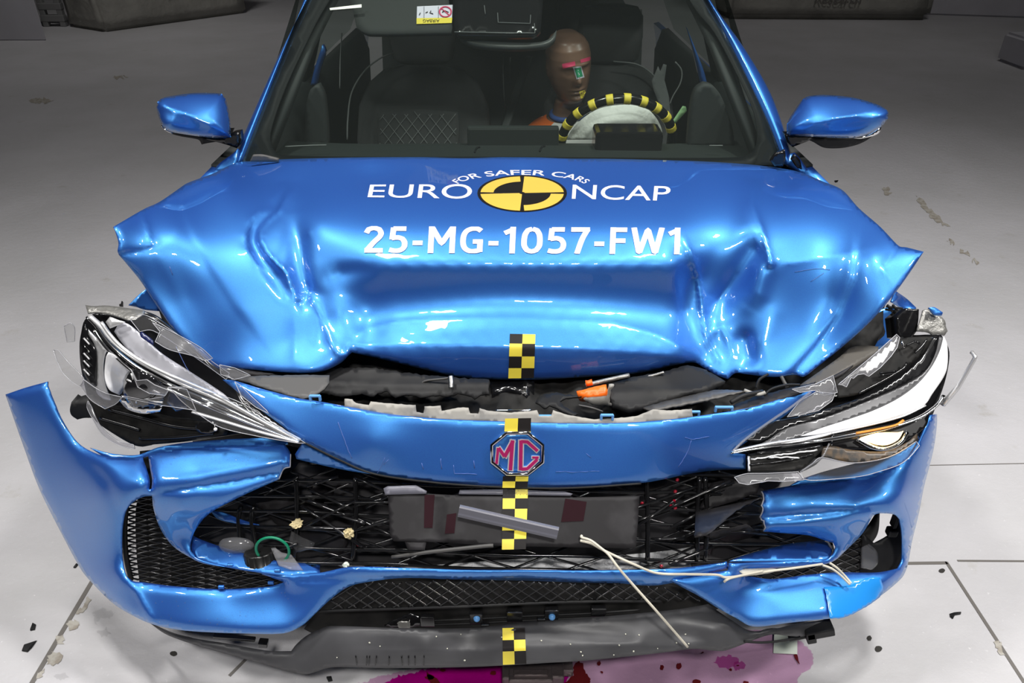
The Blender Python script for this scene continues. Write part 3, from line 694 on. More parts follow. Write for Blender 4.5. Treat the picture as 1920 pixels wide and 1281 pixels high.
# tail and rear window
loft('tailgate', [[wpt(x*.52, 3.32, 1.28) for x in np.linspace(-1, 1, 7)], [wpt(x*.66, 3.46, .95) for x in np.linspace(-1, 1, 7)], [wpt(x*.72, 3.52, .55) for x in np.linspace(-1, 1, 7)], [wpt(x*.72, 3.48, .25) for x in np.linspace(-1, 1, 7)]], 'paint', CAR, th=0.03)
for s in (-1, 1):
    prof = [(0.885, .28), (0.90, .45), (0.905, .62), (0.89, .80), (0.865, .90)]
    loft('body_side', [[wpt(s*(x-0.02*abs(y-1.9)), y, z) for x, z in prof] for y in (0.72, 1.0, 1.5, 2.0, 2.6, 3.1, 3.45)], 'paint', CAR, th=0.03)
    loft('side_window', [[wpt(s*.80, 1.05, .91), wpt(s*.71, 1.2, 1.08)], [wpt(s*.862, 1.6, .91), wpt(s*.70, 1.65, 1.36)], [wpt(s*.86, 2.1, .92), wpt(s*.65, 2.1, 1.41)], [wpt(s*.83, 2.9, .95), wpt(s*.62, 2.9, 1.37)]], 'side_glass', CAR)
    loft('door_pillar', [[wpt(s*.875, 1.92, .88), wpt(s*.875, 2.06, .88)], [wpt(s*.76, 1.95, 1.2), wpt(s*.76, 2.07, 1.2)], [wpt(s*.64, 1.98, 1.43), wpt(s*.64, 2.08, 1.43)]], 'trim_dark', CAR, th=0.05)
    loft('roof_rail', [[wpt(s*.60, 1.5, 1.36), wpt(s*.67, 1.5, 1.33)], [wpt(s*.62, 2.2, 1.44), wpt(s*.69, 2.2, 1.39)], [wpt(s*.56, 3.2, 1.36), wpt(s*.66, 3.2, 1.28)]], 'paint', CAR, th=0.04)
    wz = 0.31
    for y in (0.72, 2.95):
        ring = []
        for rr, xx in ((.20, .70), (.30, .70), (.315, .74), (.315, .86), (.30, .89), (.21, .885), (.20, .86)):
            ring.append([wpt(s*xx, y+rr*math.cos(a), wz+rr*math.sin(a)) for a in np.linspace(0, 2*math.pi, 33)[:-1]])
        w_ = loft('wheel', ring, 'rubber', CAR, close_u=True)
        sp = [[wpt(s*.85, y, wz), wpt(s*.87, y+.2*math.cos(a), wz+.2*math.sin(a))] for a in np.linspace(0, 2*math.pi, 6)[:-1]]
        tubes('wheel_rim', sp, 0.03, 'steel', w_)
# floor pan and engine bulkhead keep daylight out of the cabin from below
boxes('floor_pan', [((0, 2.1, .26), (1.6, 2.7, .06)), ((0, .80, .55), (1.5, .05, .62))], 'trim_dark', CAR)

# ---------------------------------------------------------------- fenders that show beside the hood
ff = Field([(250, 550, .35), (300, 590, .36), (240, 585, .33), (430, 300, .86)])
patch('fender', [(241, 573), (261, 553), (274, 542), (285, 548), (300, 570), (300, 584), (271, 581), (256, 576)], ff, 'paint', CAR, step=6, th=.004)
fr_ = Field([(1660, 560, .40), (1720, 600, .40), (1640, 640, .45), (1700, 560, .50)])
patch('fender', [(1680, 546), (1700, 560), (1718, 577), (1708, 580), (1690, 576), (1672, 566)], fr_, 'paint', CAR, step=6, th=.004)
patch('inner_fender', [(1600, 628), (1640, 587), (1668, 575), (1672, 600), (1657, 625), (1646, 652), (1610, 656), (1660, 660), (1690, 640), (1690, 600), (1672, 575)][:3]+[(1700, 590), (1690, 650), (1610, 660)], flat(.46, .40, 560, 660), 'paint', CAR, step=8, th=.004)
for pts, y in (([(446, 278), (434, 290), (412, 306), (398, 324), (425, 318), (440, 308)], .86), ([(1482, 288), (1490, 286), (1502, 300), (1523, 331), (1510, 327), (1488, 312), (1478, 305)], .86)):
    patch('fender', pts, Field([(pts[0][0], 280, y+.04), (pts[2][0], 320, y), (960, 300, y)]), 'paint', CAR, step=6, th=.02)
patch('cowl_corner', [(1445, 302), (1455, 288), (1466, 284), (1472, 281), (1473, 296), (1468, 312), (1452, 312)], flat(.80), 'gloss_black', CAR, step=5, th=.01)
patch('cowl_corner', [(468, 303), (474, 291), (492, 291), (522, 298), (522, 304)], flat(.80), 'grey_plastic', CAR, step=5, th=.008)
patch('mirror_triangle', [(1484, 300), (1490, 290), (1500, 300), (1504, 318), (1494, 314)], flat(.84), 'gloss_black', CAR, step=5, th=.01)

# ---------------------------------------------------------------- door mirrors
def mirror(outline, crease, cx, cy, lens, arm, under, sgn):
    base = Field([(cx-60*sgn, cy-30, .86), (cx+60*sgn, cy-20, .94), (cx, cy+40, .90), (cx, cy-45, .90)])
    def dome(P):
        d, _, _ = seg_dist(P, [tuple(p) for p in smooth_line(outline, True, 5)], True)
        return -0.075*np.sqrt(np.maximum(0, 1-(1-np.minimum(d, 42)/42)**2))
    fld = Field([(cx-60*sgn, cy-30, .88), (cx+60*sgn, cy-20, .95), (cx, cy+40, .85), (cx, cy-45, .965)], [('v', -.009, 10, crease), ('g', .006, 14, [(a, b+16, w) if False else (q[0], q[1]+14, q[2] if len(q) > 2 else 1) for q in crease for a, b, w in ((0, 0, 0),)])], 0, dome)
    o = patch('door_mirror', outline, fld, 'paint', CAR, step=4, th=0.05)
    patch('mirror_base', under, Field([(cx, cy, .90), (cx+60, cy, .90), (cx, cy+60, .93)]), 'black', o, step=5, th=0.05)
    patch('turn_signal', lens, Field([(cx, cy, .885), (cx+60, cy, .885), (cx, cy+60, .885)]), 'chrome', o, step=4, th=0.01)
    patch('mirror_arm', arm, Field([(cx, cy, .91), (cx+60, cy, .91), (cx, cy+60, .91)]), 'gloss_black', o, step=5, th=0.04)
    return o
mirror([(295, 191), (305, 184), (322, 180), (362, 174.5), (400, 174.5), (416, 176), (424, 188), (431, 221), (433, 257), (396, 258), (346, 252), (315, 245), (302, 231), (294, 205)],
       [(300, 196, .6), (332, 207), (368, 222), (395, 236), (405, 245, .3)], 362, 218, [(302, 236), (306, 241), (320, 248), (324, 251), (312, 246)],
       [(384, 260), (420, 258), (434, 252), (447, 250), (449, 268), (444, 278), (420, 270), (392, 263)], [(316, 246), (346, 252), (396, 259), (432, 258), (425, 263), (392, 268), (378, 271), (372, 262), (340, 256), (322, 251)], 1)
mirror([(1475, 235), (1477, 228), (1485, 214), (1501, 191), (1510, 183), (1522, 179.5), (1548, 178), (1599, 183), (1642, 195), (1660, 204), (1666, 211), (1663, 225), (1642, 245), (1602, 258), (1535, 257), (1481, 253), (1475, 250)],
       [(1650, 207, .7), (1610, 215), (1565, 223), (1525, 232), (1505, 245, .3)], 1560, 218, [(1600, 259), (1625, 255), (1648, 241), (1653, 235), (1650, 247), (1640, 254), (1615, 260)],
       [(1474, 254), (1500, 254), (1524, 257), (1516, 264), (1486, 276), (1478, 268)], [(1500, 256), (1535, 258), (1602, 259), (1634, 257), (1620, 266), (1602, 273), (1575, 278), (1545, 277), (1524, 266)], -1)
# ================================================================== CRUSHED FRONT END
# ---------------------------------------------------------------- bumper cover, passenger side corner with the long lower rail
BL = Field([(10, 740, .16), (88, 716, .145), (50, 840, .12), (117, 788, .10), (141, 825, .075), (75, 920, .09), (115, 1000, .055), (147, 1060, .01), (165, 900, .02), (190, 1000, -.02), (200, 862, .02),
            (215, 930, -.035), (255, 858, .03), (260, 905, -.035), (369, 840, .035), (370, 880, -.005), (370, 915, -.04), (534, 832, .035), (535, 870, -.005), (525, 897, -.02),
            (436, 937, -.045), (340, 950, -.05), (369, 990, -.035), (300, 960, -.035), (330, 1010, -.03), (357, 1025, -.05), (373, 1049, -.075), (420, 1063, -.09), (530, 1079, -.115), (600, 1074, -.125), (660, 1064, -.135), (980, 1071, -.15), (980, 1088, -.145), (1263, 1067, -.14), (1363, 1056, -.125),
            (225, 1060, -.06), (210, 1130, -.085), (250, 1155, -.125), (235, 1082, -.085), (270, 1095, -.09), (322, 1100, -.10), (350, 1182, -.165), (420, 1105, -.105), (420, 1150, -.145), (450, 1187, -.18), (530, 1187, -.185), (530, 1105, -.115), (590, 1150, -.165), (650, 1088, -.14)],
           [('v', .012, 6, [(290, 926, .3), (360, 915), (440, 903), (523, 886)]), ('g', -.006, 10, [(300, 905, .3), (400, 890), (530, 868)]),
            ('v', -.008, 7, [(232, 1075, .3), (256, 1110), (288, 1168)]), ('g', .006, 14, [(160, 860, .5), (200, 905), (222, 960, .6)]),
            ('v', -.006, 8, [(660, 1066), (760, 1067), (980, 1072), (1240, 1069)]), ('v', .006, 5, [(560, 1090), (640, 1086), (760, 1082), (980, 1089), (1200, 1094)])], 1e-4)
BUMP_L = [(10, 740), (48, 727), (88, 716), (100, 748), (117, 788), (141, 825), (168, 845), (208, 858), (255, 858), (300, 846), (369, 840), (534, 832), (545, 852), (544, 876), (532, 880), (523, 899),
          (480, 918), (436, 939), (393, 963), (369, 990), (357, 1019), (359, 1034), (373, 1049), (420, 1063), (480, 1072), (530, 1079), (600, 1074), (660, 1063), (760, 1065), (860, 1069), (980, 1071), (1128, 1071), (1263, 1066), (1363, 1054),
          (1366, 1066), (1300, 1084), (1229, 1098), (1160, 1094), (1095, 1093), (980, 1089), (860, 1087), (760, 1084), (700, 1090), (655, 1100), (620, 1124), (590, 1152), (565, 1174), (530, 1188), (450, 1188), (350, 1183), (290, 1172), (250, 1155), (210, 1130), (165, 1085), (147, 1060), (115, 1000), (75, 920), (45, 840)]
VENT_L = [(268, 932), (250, 942), (237, 958), (231, 985), (229, 1020), (230, 1052), (236, 1080), (250, 1090), (268, 1092), (322, 1099), (416, 1105), (503, 1100), (533, 1092), (470, 1071), (386, 1058), (352, 1043), (322, 1022), (300, 990), (288, 955), (285, 930)]
CRACK = [(269, 848), (277, 847), (279, 862), (282, 882), (285, 899), (284, 916), (280, 919), (281, 902), (275, 879), (268, 859)]
bl = patch('bumper_cover', BUMP_L, BL, 'paint', CAR, [VENT_L, CRACK], step=5.5, th=.004, roll=.011, rollw=8, corner=40)
BR = Field([(1428, 921, .01), (1429, 950, -.025), (1430, 995, -.05), (1515, 906, .025), (1520, 940, -.02), (1616, 896, .03), (1610, 930, -.02), (1610, 958, -.055), (1683, 872, .04), (1716, 846, .055), (1746, 780, .10), (1757, 778, .13), (1748, 850, .10),
            (1690, 930, -.01), (1725, 940, .06), (1708, 1010, .01), (1690, 1000, -.03), (1699, 1066, -.03), (1660, 1090, -.09), (1649, 1119, -.11), (1589, 1156, -.165), (1558, 1159, -.18), (1481, 1167, -.19), (1404, 1173, -.19), (1330, 1128, -.165), (1256, 1083, -.145),
            (1366, 1066, -.13), (1400, 1110, -.14), (1450, 1090, -.115), (1450, 1130, -.155), (1515, 1079, -.10), (1575, 1068, -.08), (1542, 1055, -.085), (1394, 1062, -.12), (1564, 1030, -.06), (1548, 1015, -.05), (1515, 1005, -.05), (1575, 985, -.05), (1610, 1000, -.03)],
           [('v', .010, 6, [(1424, 972), (1520, 964), (1620, 955), (1660, 952, .3)]), ('g', -.006, 10, [(1430, 985), (1520, 980), (1590, 975, .3)]), ('v', -.006, 6, [(1258, 1084), (1310, 1112), (1345, 1136), (1372, 1156)]),
            ('v', -.006, 5, [(1368, 1058), (1450, 1054), (1540, 1050)]), ('g', .006, 12, [(1395, 1100), (1480, 1095), (1560, 1085)])], 1e-4)
BUMP_R = [(1428, 921), (1470, 913), (1515, 906), (1616, 896), (1660, 884), (1683, 872), (1705, 856), (1722, 832), (1746, 778), (1757, 777), (1757, 795), (1750, 845), (1733, 912), (1723, 963), (1711, 1012), (1704, 1050), (1699, 1069), (1689, 1086), (1649, 1119), (1589, 1156), (1558, 1160),
          (1481, 1168), (1428, 1175), (1404, 1173), (1381, 1160), (1345, 1140), (1310, 1118), (1280, 1102), (1250, 1086), (1300, 1078), (1364, 1070), (1367, 1056), (1450, 1053), (1542, 1050), (1560, 1040), (1566, 1026), (1562, 1018), (1548, 1014), (1515, 1004), (1470, 1000), (1432, 997), (1434, 985), (1424, 970), (1431, 960), (1428, 945), (1432, 935)]
VENT_R = [(1394, 1069), (1450, 1066), (1542, 1059), (1564, 1052), (1578, 1040), (1616, 1002), (1636, 969), (1648, 963), (1676, 965), (1688, 975), (1692, 1000), (1692, 1050), (1684, 1066), (1650, 1073), (1615, 1074), (1575, 1073), (1515, 1078), (1448, 1086), (1400, 1080)]
br = patch('bumper_cover', BUMP_R, BR, 'paint', CAR, [VENT_R], step=5.5, th=.004, roll=.011, rollw=8, corner=40)
tube('torn_edge', on_field(BR, [(1429, 922), (1432, 935), (1428, 945), (1431, 960), (1424, 970), (1434, 985), (1431, 997)], .002, 4)+RNG.normal(0, .0012, (on_field(BR, [(1429, 922), (1432, 935), (1428, 945), (1431, 960), (1424, 970), (1434, 985), (1431, 997)], .002, 4)).shape), .0016, 'torn', br, 5)
patch('crack_backing', [(262, 846), (300, 842), (300, 930), (262, 930)], Field([(262, 846, .09), (300, 842, .09), (280, 930, .02)]), 'dark_plastic', bl, step=10, th=.004)  # dark sheet added behind the crack so the gap reads as shade
tube('torn_edge', on_field(BL, [(545, 852), (544, 876), (532, 880), (523, 899)], .002, 4), .0013, 'torn', bl, 5)
patch('bumper_flange', [(168, 840), (210, 851), (258, 853), (300, 838), (369, 828), (470, 822), (538, 822), (540, 834), (369, 844), (300, 850), (255, 862), (208, 862)], Field([(170, 845, .06), (260, 855, .045), (370, 830, .055), (540, 825, .055), (370, 845, .045)]), 'paint', bl, step=7, th=.003)
for x, y, w in ((432, 1060, -.08), (520, 1070, -.10), (415, 1101, -.10), (508, 1093, -.10)): boxes('rail_clip', [(V(x, y, y=w), (.013, .006, .008))], 'paint', bl)
patch('bumper_flange', [(1480, 912), (1500, 900), (1540, 886), (1600, 870), (1660, 856), (1700, 838), (1722, 818), (1726, 838), (1705, 862), (1683, 876), (1616, 900), (1515, 910)], Field([(1480, 912, .035), (1722, 818, .09), (1600, 870, .065), (1616, 900, .04)]), 'paint', br, step=7, th=.003)
# light blue tape holding the driver side corner
tb = patch('repair_tape', [(1545, 1101), (1592, 1098), (1612, 1090), (1629, 1083), (1650, 1083), (1656, 1100), (1652, 1117), (1616, 1143), (1582, 1158), (1557, 1160), (1553, 1140), (1549, 1118)], BR, 'tape_blue', br, step=6, th=.001, off=.006, rough=.4)
# lip of darker blue behind the grille opening
patch('grille_surround', [(357, 1000), (372, 1010), (430, 1030), (520, 1052), (600, 1058), (600, 1074), (530, 1078), (420, 1062), (373, 1048), (360, 1034)], Field([(360, 1000, .0), (600, 1060, -.06), (373, 1048, -.06), (560, 1076, -.10)]), 'paint', CAR, step=8, th=.003)
patch('grille_surround', [(1367, 1052), (1400, 1040), (1480, 1020), (1552, 1012), (1562, 1030), (1556, 1046), (1540, 1050)], Field([(1370, 1045, -.07), (1552, 1012, .0), (1540, 1050, -.07)]), 'paint', CAR, step=8, th=.003)

# ---------------------------------------------------------------- nose panel with the emblem
NF = Field([(417, 712, .115), (480, 727, .09), (560, 747, .065), (735, 778, .03), (837, 786, .015), (980, 792, .01), (1168, 794, .02), (1303, 781, .035), (1403, 767, .055), (1470, 747, .08), (1525, 733, .11),
            (500, 775, .045), (568, 828, .01), (702, 888, -.02), (803, 903, -.035), (980, 914, -.045), (1101, 913, -.04), (1202, 907, -.03), (1296, 888, -.005), (1397, 880, .02), (1370, 848, .02), (1470, 781, .06),
            (700, 830, -.005), (980, 850, -.012), (1250, 830, .002), (640, 800, .02)], (), 1e-4)
NOSE = [(417, 712), (440, 714), (480, 726), (520, 737), (560, 747), (600, 753), (660, 764), (735, 777), (836, 786), (937, 790), (1017, 793), (1100, 794), (1168, 793), (1240, 788), (1303, 781), (1403, 765), (1470, 746), (1521, 732), (1530, 734), (1500, 758), (1470, 781), (1420, 815), (1372, 848),
        (1398, 853), (1398, 880), (1345, 882), (1296, 888), (1250, 898), (1202, 906), (1101, 913), (1021, 915), (903, 911), (803, 903), (702, 888), (635, 861), (568, 828), (520, 792), (470, 755)]
nose = patch('nose_panel', NOSE, NF, 'paint', CAR, step=7, th=.003, roll=.004, rollw=6, corner=35, bstep=5)
tube('edge_strip', on_field(NF, [(568, 829), (635, 862), (702, 889), (803, 904), (903, 912), (1021, 916), (1101, 914), (1202, 907)], 0, 8), .0022, 'black', nose, 6)
patch('lower_fillet', [(553, 852), (566, 832), (600, 846), (640, 868), (700, 890), (660, 884), (610, 874), (556, 861)], Field([(553, 852, .02), (600, 846, .01), (700, 890, -.015)]), 'paint', nose, step=6, th=.003)
checker('checker_tape', [(947, 785), (996, 784), (995, 812), (945.5, 812)], [0, .9, 1.0], NF, nose, .002, 0, label='yellow and black checker tape')
checker('checker_tape', [(943, 893), (991, 893), (989, 915), (942, 915)], [0, .45, 1.0], NF, nose, .002, 1, label='yellow and black checker tape')
# octagon emblem
EC = np.array((970, 850.5)); ER = np.array((52, 42)); OCT = [tuple(EC+ER*(math.cos(math.radians(22.5+45*k))*1.0, math.sin(math.radians(22.5+45*k))*1.0)) for k in range(8)]
em = tube('emblem', NF.at(*np.array(OCT).T, .007), .0040, 'chrome', CAR, 8, True, label='chrome octagon emblem ring with MG letters')
em_pts = OCT; emb = patch('emblem_ground', [tuple(EC+(np.array(p)-EC)*.95) for p in OCT], NF, 'paint', em, step=8, th=.003, off=.004, curve=False)
def bars(name, segs, w, parent, m='magenta', fld=None, off=.008, edge='letter_edge', ew=1.6):
    vs, fs, mi = [], [], []
    for (x1, y1), (x2, y2), wd in segs:
        d = np.array((x2-x1, y2-y1)); L = np.hypot(*d); n = np.array((-d[1], d[0]))/L*wd/2; e = d/L*0
        for kk, (sc, o_, mm) in enumerate(((ew, off-.0015, 1), (1.0, off, 0))):
            q = [np.array((x1, y1))-n*sc-d/L*(sc-1)*3, np.array((x2, y2))-n*sc+d/L*(sc-1)*3, np.array((x2, y2))+n*sc+d/L*(sc-1)*3, np.array((x1, y1))+n*sc-d/L*(sc-1)*3]
            q = np.array(q); P = (fld or NF).at(q[:, 0], q[:, 1], o_); B = (fld or NF).at(q[:, 0], q[:, 1], .003); o = len(vs)
            vs += list(P)+list(B); fs += [(o+3, o+2, o+1, o), (o, o+1, o+5, o+4), (o+1, o+2, o+6, o+5), (o+2, o+3, o+7, o+6), (o+3, o, o+4, o+7)]; mi += [mm]*5
    return mesh_obj(name, vs, fs, [m, edge], parent, False, None, mi)
bars('emblem_letter', [((934, 840), (931, 870), 5), ((935, 840), (946, 856), 6), ((946, 857), (962, 827), 7), ((961, 826), (957, 882), 7)], 6, em)
bars('emblem_letter', [((977, 826), (976, 882), 7), ((977, 828), (990, 829), 6), ((989, 829), (1008, 846), 6), ((978, 880), (990, 879), 6), ((989, 879), (1007, 862), 6), ((1006, 864), (1006, 858), 5), ((998, 858), (1010, 858), 4)], 6, em)

# ---------------------------------------------------------------- main grille, pushed in and broken
GRILLE = [(548, 882), (560, 868), (600, 868), (700, 890), (800, 904), (900, 912), (1021, 916), (1101, 913), (1202, 906), (1296, 886), (1397, 880), (1410, 900), (1432, 918), (1430, 968), (1436, 993), (1515, 1000), (1560, 1012), (1566, 1036), (1555, 1052), (1400, 1064), (1363, 1060),
          (1263, 1072), (1100, 1076), (860, 1074), (660, 1068), (600, 1080), (530, 1084), (420, 1068), (370, 1054), (352, 1038), (350, 1019), (362, 988), (388, 960), (436, 934), (523, 893)]
GF = Field([(380, 1000, .04), (540, 890, .04), (700, 900, .02), (970, 918, -.01), (1250, 900, .02), (1420, 890, .04), (380, 1040, .0), (700, 1060, -.08), (970, 1068, -.105), (1250, 1060, -.085), (1550, 1040, .0), (700, 980, -.03), (970, 990, -.045), (1250, 980, -.03), (520, 980, .0), (1420, 980, .0)], (), 1e-4)
def lattice_lines(poly, fld, fams, off=0.0, wob=0.0, minrun=3, ds=7):
    A = np.array(poly); lo, hi = A.min(0), A.max(0); c = (lo+hi)/2; R = np.hypot(*(hi-lo))/2; out = []
    for ang_, sp in fams:
        d = np.array((math.cos(math.radians(ang_)), math.sin(math.radians(ang_)))); n = np.array((-d[1], d[0])); k = int(R/sp)+1
        for i in range(-k, k+1):
            s = np.arange(-R, R, ds); w = wob*RNG.normal()*1.0
            q = c+n*(i*sp+w)+d*s[:, None]+n*(wob*np.sin(s*0.02+i)[:, None])
            ins = inside(q, poly); run = []
            for p, ok in list(zip(q, ins))+[(None, False)]:
                if ok: run.append(p)
                else:
                    if len(run) >= minrun: r = np.array(run); out.append(fld.at(r[:, 0], r[:, 1], off))
                    run = []
    return out
M['grille_back'] = mat('dusty_grille_shutter', (.022, .021, .023), .45, noise=(12, (.055, .053, .056), .45, .75), spec=.35)
gb = patch('grille_backing', GRILLE, Field([(x*1000, y*1000, w) for (x, y), w in zip(GF.p, 1/GF.w0)] and [(380, 1000, .08), (970, 918, .05), (1550, 1000, .08), (970, 1068, -.04), (1420, 900, .08), (500, 1060, -.01)]), M['grille_back'], CAR, step=14, th=.01)
rad = patch('radiator', [(575, 1020), (700, 1008), (1000, 1022), (1300, 1006), (1330, 1030), (1300, 1068), (980, 1074), (660, 1068)], Field([(600, 1030, .0), (970, 1030, -.01), (1300, 1030, .0), (970, 1070, -.05)]), mat('radiator_fins', (0.6, 0.6, 0.61), 0.5, 0.3, bump=(120, .8, .004)), CAR, step=12, th=.01)
g1 = tubes('grille', lattice_lines(GRILLE, GF, [(18, 42), (-20, 42)], .004, 2.5), .0032, 'gloss_black', CAR, 5, flat_=.7)
tubes('grille_bar', lattice_lines([p for p in GRILLE], GF, [(2, 31)], .006, 1.5), .0042, 'gloss_black', g1, 6)
posts = []
for x in (452, 476, 555, 666, 1212, 1312, 1322): posts.append(on_field(GF, [(x, 895 if x > 540 else 950), (x+RNG.uniform(-6, 6), 970), (x+RNG.uniform(-8, 8), 1050)], .010, 10))
for q in posts: tube('grille_post', q, .0055, 'gloss_black', g1, 5)
brk = []
for _ in range(48):
    sd = RNG.random() < .55; x = RNG.uniform(1200, 1500) if sd else RNG.uniform(385, 720); y = RNG.uniform(895, 1055); L = RNG.uniform(25, 80); an = math.radians(RNG.choice([-1, 1])*RNG.uniform(5, 35) if not sd else RNG.uniform(-38, -4))
    q = np.array([(x-L*math.cos(an)*u, y-L*math.sin(an)*u) for u in (-1, -.3, .3, 1)])
    if inside(q, GRILLE).all(): brk.append(GF.at(q[:, 0], q[:, 1], RNG.uniform(.008, .025))+np.outer((-1, -.3, .3, 1), (0, RNG.normal()*.012, RNG.normal()*.004)))
for q in brk: tube('snapped_bar', q, .0045, 'gloss_black', g1, 5, flat_=.5)
for ol, y in (([(1305, 958), (1400, 935), (1425, 932), (1380, 955), (1325, 1000), (1302, 1005)], .004), ([(1300, 1040), (1330, 1000), (1400, 985), (1425, 1000), (1360, 1030), (1310, 1058)], -.03),
              ([(1335, 905), (1390, 895), (1425, 905), (1420, 925), (1345, 950), (1310, 955)], .02), ([(590, 905), (640, 915), (622, 940), (585, 930)], .03), ([(480, 945), (560, 930), (620, 950), (600, 985), (520, 985)], .022),
              ([(545, 995), (600, 988), (655, 1010), (640, 1040), (560, 1045)], -.02), ([(1340, 1010), (1420, 1004), (1500, 1012), (1400, 1050), (1330, 1060)], -.02), ([(1290, 1042), (1330, 1040), (1375, 1052), (1300, 1066)], -.06)):
    patch('broken_flap', ol, Field([(ol[0][0], ol[0][1], y+.01), (ol[2][0], ol[2][1], y+RNG.uniform(-.01, .03)), (ol[4][0] if len(ol) > 4 else ol[3][0], ol[3][1], y-.01), (ol[1][0], ol[1][1], y)][:3]), 'dusty', g1, step=10, th=.003, rough=.6, curve=False)
patch('blue_trim', [(394, 958), (420, 962), (450, 974), (486, 985), (450, 983), (410, 974)], GF, 'paint', g1, step=6, th=.003, off=.012)
# coolant drips on the grille
for x, y in ((1198, 950), (1204, 944), (1260, 950), (1266, 953), (1256, 948), (1270, 900), (1266, 922), (1264, 940), (672, 1022), (664, 1016), (1240, 1062)):
    bm = bmesh.new(); bmesh.ops.create_icosphere(bm, subdivisions=2, radius=.004); bmesh.ops.transform(bm, matrix=Matrix.Translation(V(x, y, t=GF.t(x, y)[0]-.012)) @ Matrix.Diagonal((1, .7, 1.2, 1)), verts=bm.verts)
    bm_obj('coolant_drop', bm, mat('red_coolant', (.35, .004, .02), .1, coat=1) if 'drop' not in M else M['drop'], g1, True)
    if 'drop' not in M: M['drop'] = bpy.data.materials['red_coolant']
# number plate carrier
PF = Field([(727, 927, -.045), (1199, 930, -.045), (734, 1014, -.115), (1192, 1029, -.12), (970, 975, -.085)], [('v', -.004, 8, [(842, 940), (836, 1000)]), ('v', .004, 8, [(815, 940), (812, 1000)])])
pl = patch('plate_carrier', [(727, 927), (760, 924), (862, 929), (942, 930), (1070, 931), (1074, 933), (1199, 930), (1196, 980), (1192, 1029), (1090, 1027), (942, 1024), (880, 1021), (841, 1018), (800, 1016), (738, 1015), (731, 1004), (729, 960)], PF, 'dusty', CAR, step=9, th=.004, curve=False)
patch('film_strip', [(719, 916), (727, 912), (780, 910), (800, 921), (799, 926), (722, 928)], PF, 'strip', pl, step=8, th=.002, off=.004, curve=False)
patch('film_strip', [(862, 919), (943, 918), (1060, 922), (1074, 926), (1070, 930), (940, 928), (860, 927)], PF, 'strip', pl, step=8, th=.002, off=.003, curve=False)
plum = mat('plum_adhesive_patch', (.020, .006, .009), .75, spec=.1)
for ol in ([(1060, 935), (1100, 941), (1094, 977), (1052, 979)], [(838, 965), (856, 962), (852, 1000), (834, 1001)], [(796, 928), (815, 928), (811, 990), (795, 990)]): patch('adhesive_patch', ol, PF, plum, pl, step=8, th=.0, off=.0015, curve=False)
checker('checker_tape', [(943, 915), (990, 915), (986, 1030), (941, 1031)], [0, .17, .34, .52, .69, .83, 1.0], PF, pl, .003, 1, label='yellow and black checker tape')
patch('carrier_tab', [(758, 1014), (800, 1014), (796, 1032), (765, 1032)], PF, 'dusty', pl, step=6, th=.004, off=-.002, curve=False)
tube('carrier_tab', pline([(735, 1045, -.12), (800, 1036, -.13), (900, 1025, -.135), (925, 1023, -.135)], n=12), .004, 'grey_plastic', pl, 6)

# ---------------------------------------------------------------- corner vents
VF = Field([(230, 1000, .02), (300, 1000, .05), (500, 1095, -.03), (260, 1090, .0)])
v1 = patch('vent_liner', [(262, 925), (295, 925), (310, 990), (400, 1050), (545, 1085), (505, 1110), (416, 1112), (322, 1106), (262, 1098), (256, 1040), (255, 960)], Field([(255, 960, .06), (300, 990, .09), (500, 1100, -.01), (262, 1090, .04)]), 'dark_plastic', CAR, step=9, th=.006)
tubes('vent_mesh', lattice_lines([(240, 935), (290, 925), (300, 985), (400, 1052), (535, 1090), (505, 1104), (416, 1108), (322, 1103), (236, 1085), (234, 985)], VF, [(12, 9.5), (-14, 9.5)], 0), .0028, 'gloss_black', v1, 4)
tube('vent_mesh_edge', on_field(VF, [(238, 940), (234, 985), (236, 1040), (246, 1088)], 0), .006, 'black', v1, 6)
VR = Field([(1640, 980, .06), (1690, 1000, .02), (1400, 1085, -.07), (1600, 1070, .0)])
v2 = patch('vent_liner', [(1618, 1000), (1640, 1020), (1662, 1008), (1676, 994), (1676, 962), (1694, 972), (1698, 1060), (1680, 1074), (1612, 1080)], Field([(1620, 1010, .04), (1694, 975, .05), (1680, 1070, .0)]), 'black', CAR, step=8, th=.006)
patch('vent_liner', [(1390, 1064), (1500, 1058), (1570, 1040), (1620, 1000), (1650, 958), (1646, 1000), (1628, 1030), (1612, 1080), (1570, 1082), (1450, 1094), (1390, 1088)], Field([(1390, 1070, -.06), (1640, 970, .08), (1600, 1070, .03)]), 'dark_plastic', CAR, step=9, th=.006)
tubes('vent_mesh', lattice_lines([(1390, 1066), (1540, 1058), (1600, 1010), (1618, 1004), (1612, 1074), (1450, 1088), (1395, 1084)], Field([(1390, 1070, -.085), (1620, 1000, .04), (1600, 1070, .0)]), [(24, 13), (-24, 13)], 0), .0028, 'gloss_black', v2, 4)
patch('washer_jet', [(1618, 1026), (1630, 1020), (1644, 1034), (1646, 1056), (1636, 1068), (1618, 1064)], Field([(1618, 1026, .02), (1646, 1034, .02), (1630, 1068, -.02)]), 'shard', v2, step=5, th=.008)
bm = bmesh.new(); box_bm(bm, V(1672, 997, y=.04), (.022, .02, .02), None, .004); box_bm(bm, V(1678, 975, y=.045), (.008, .02, .04), None, .002); bm_obj('vent_bracket', bm, 'black', v2)

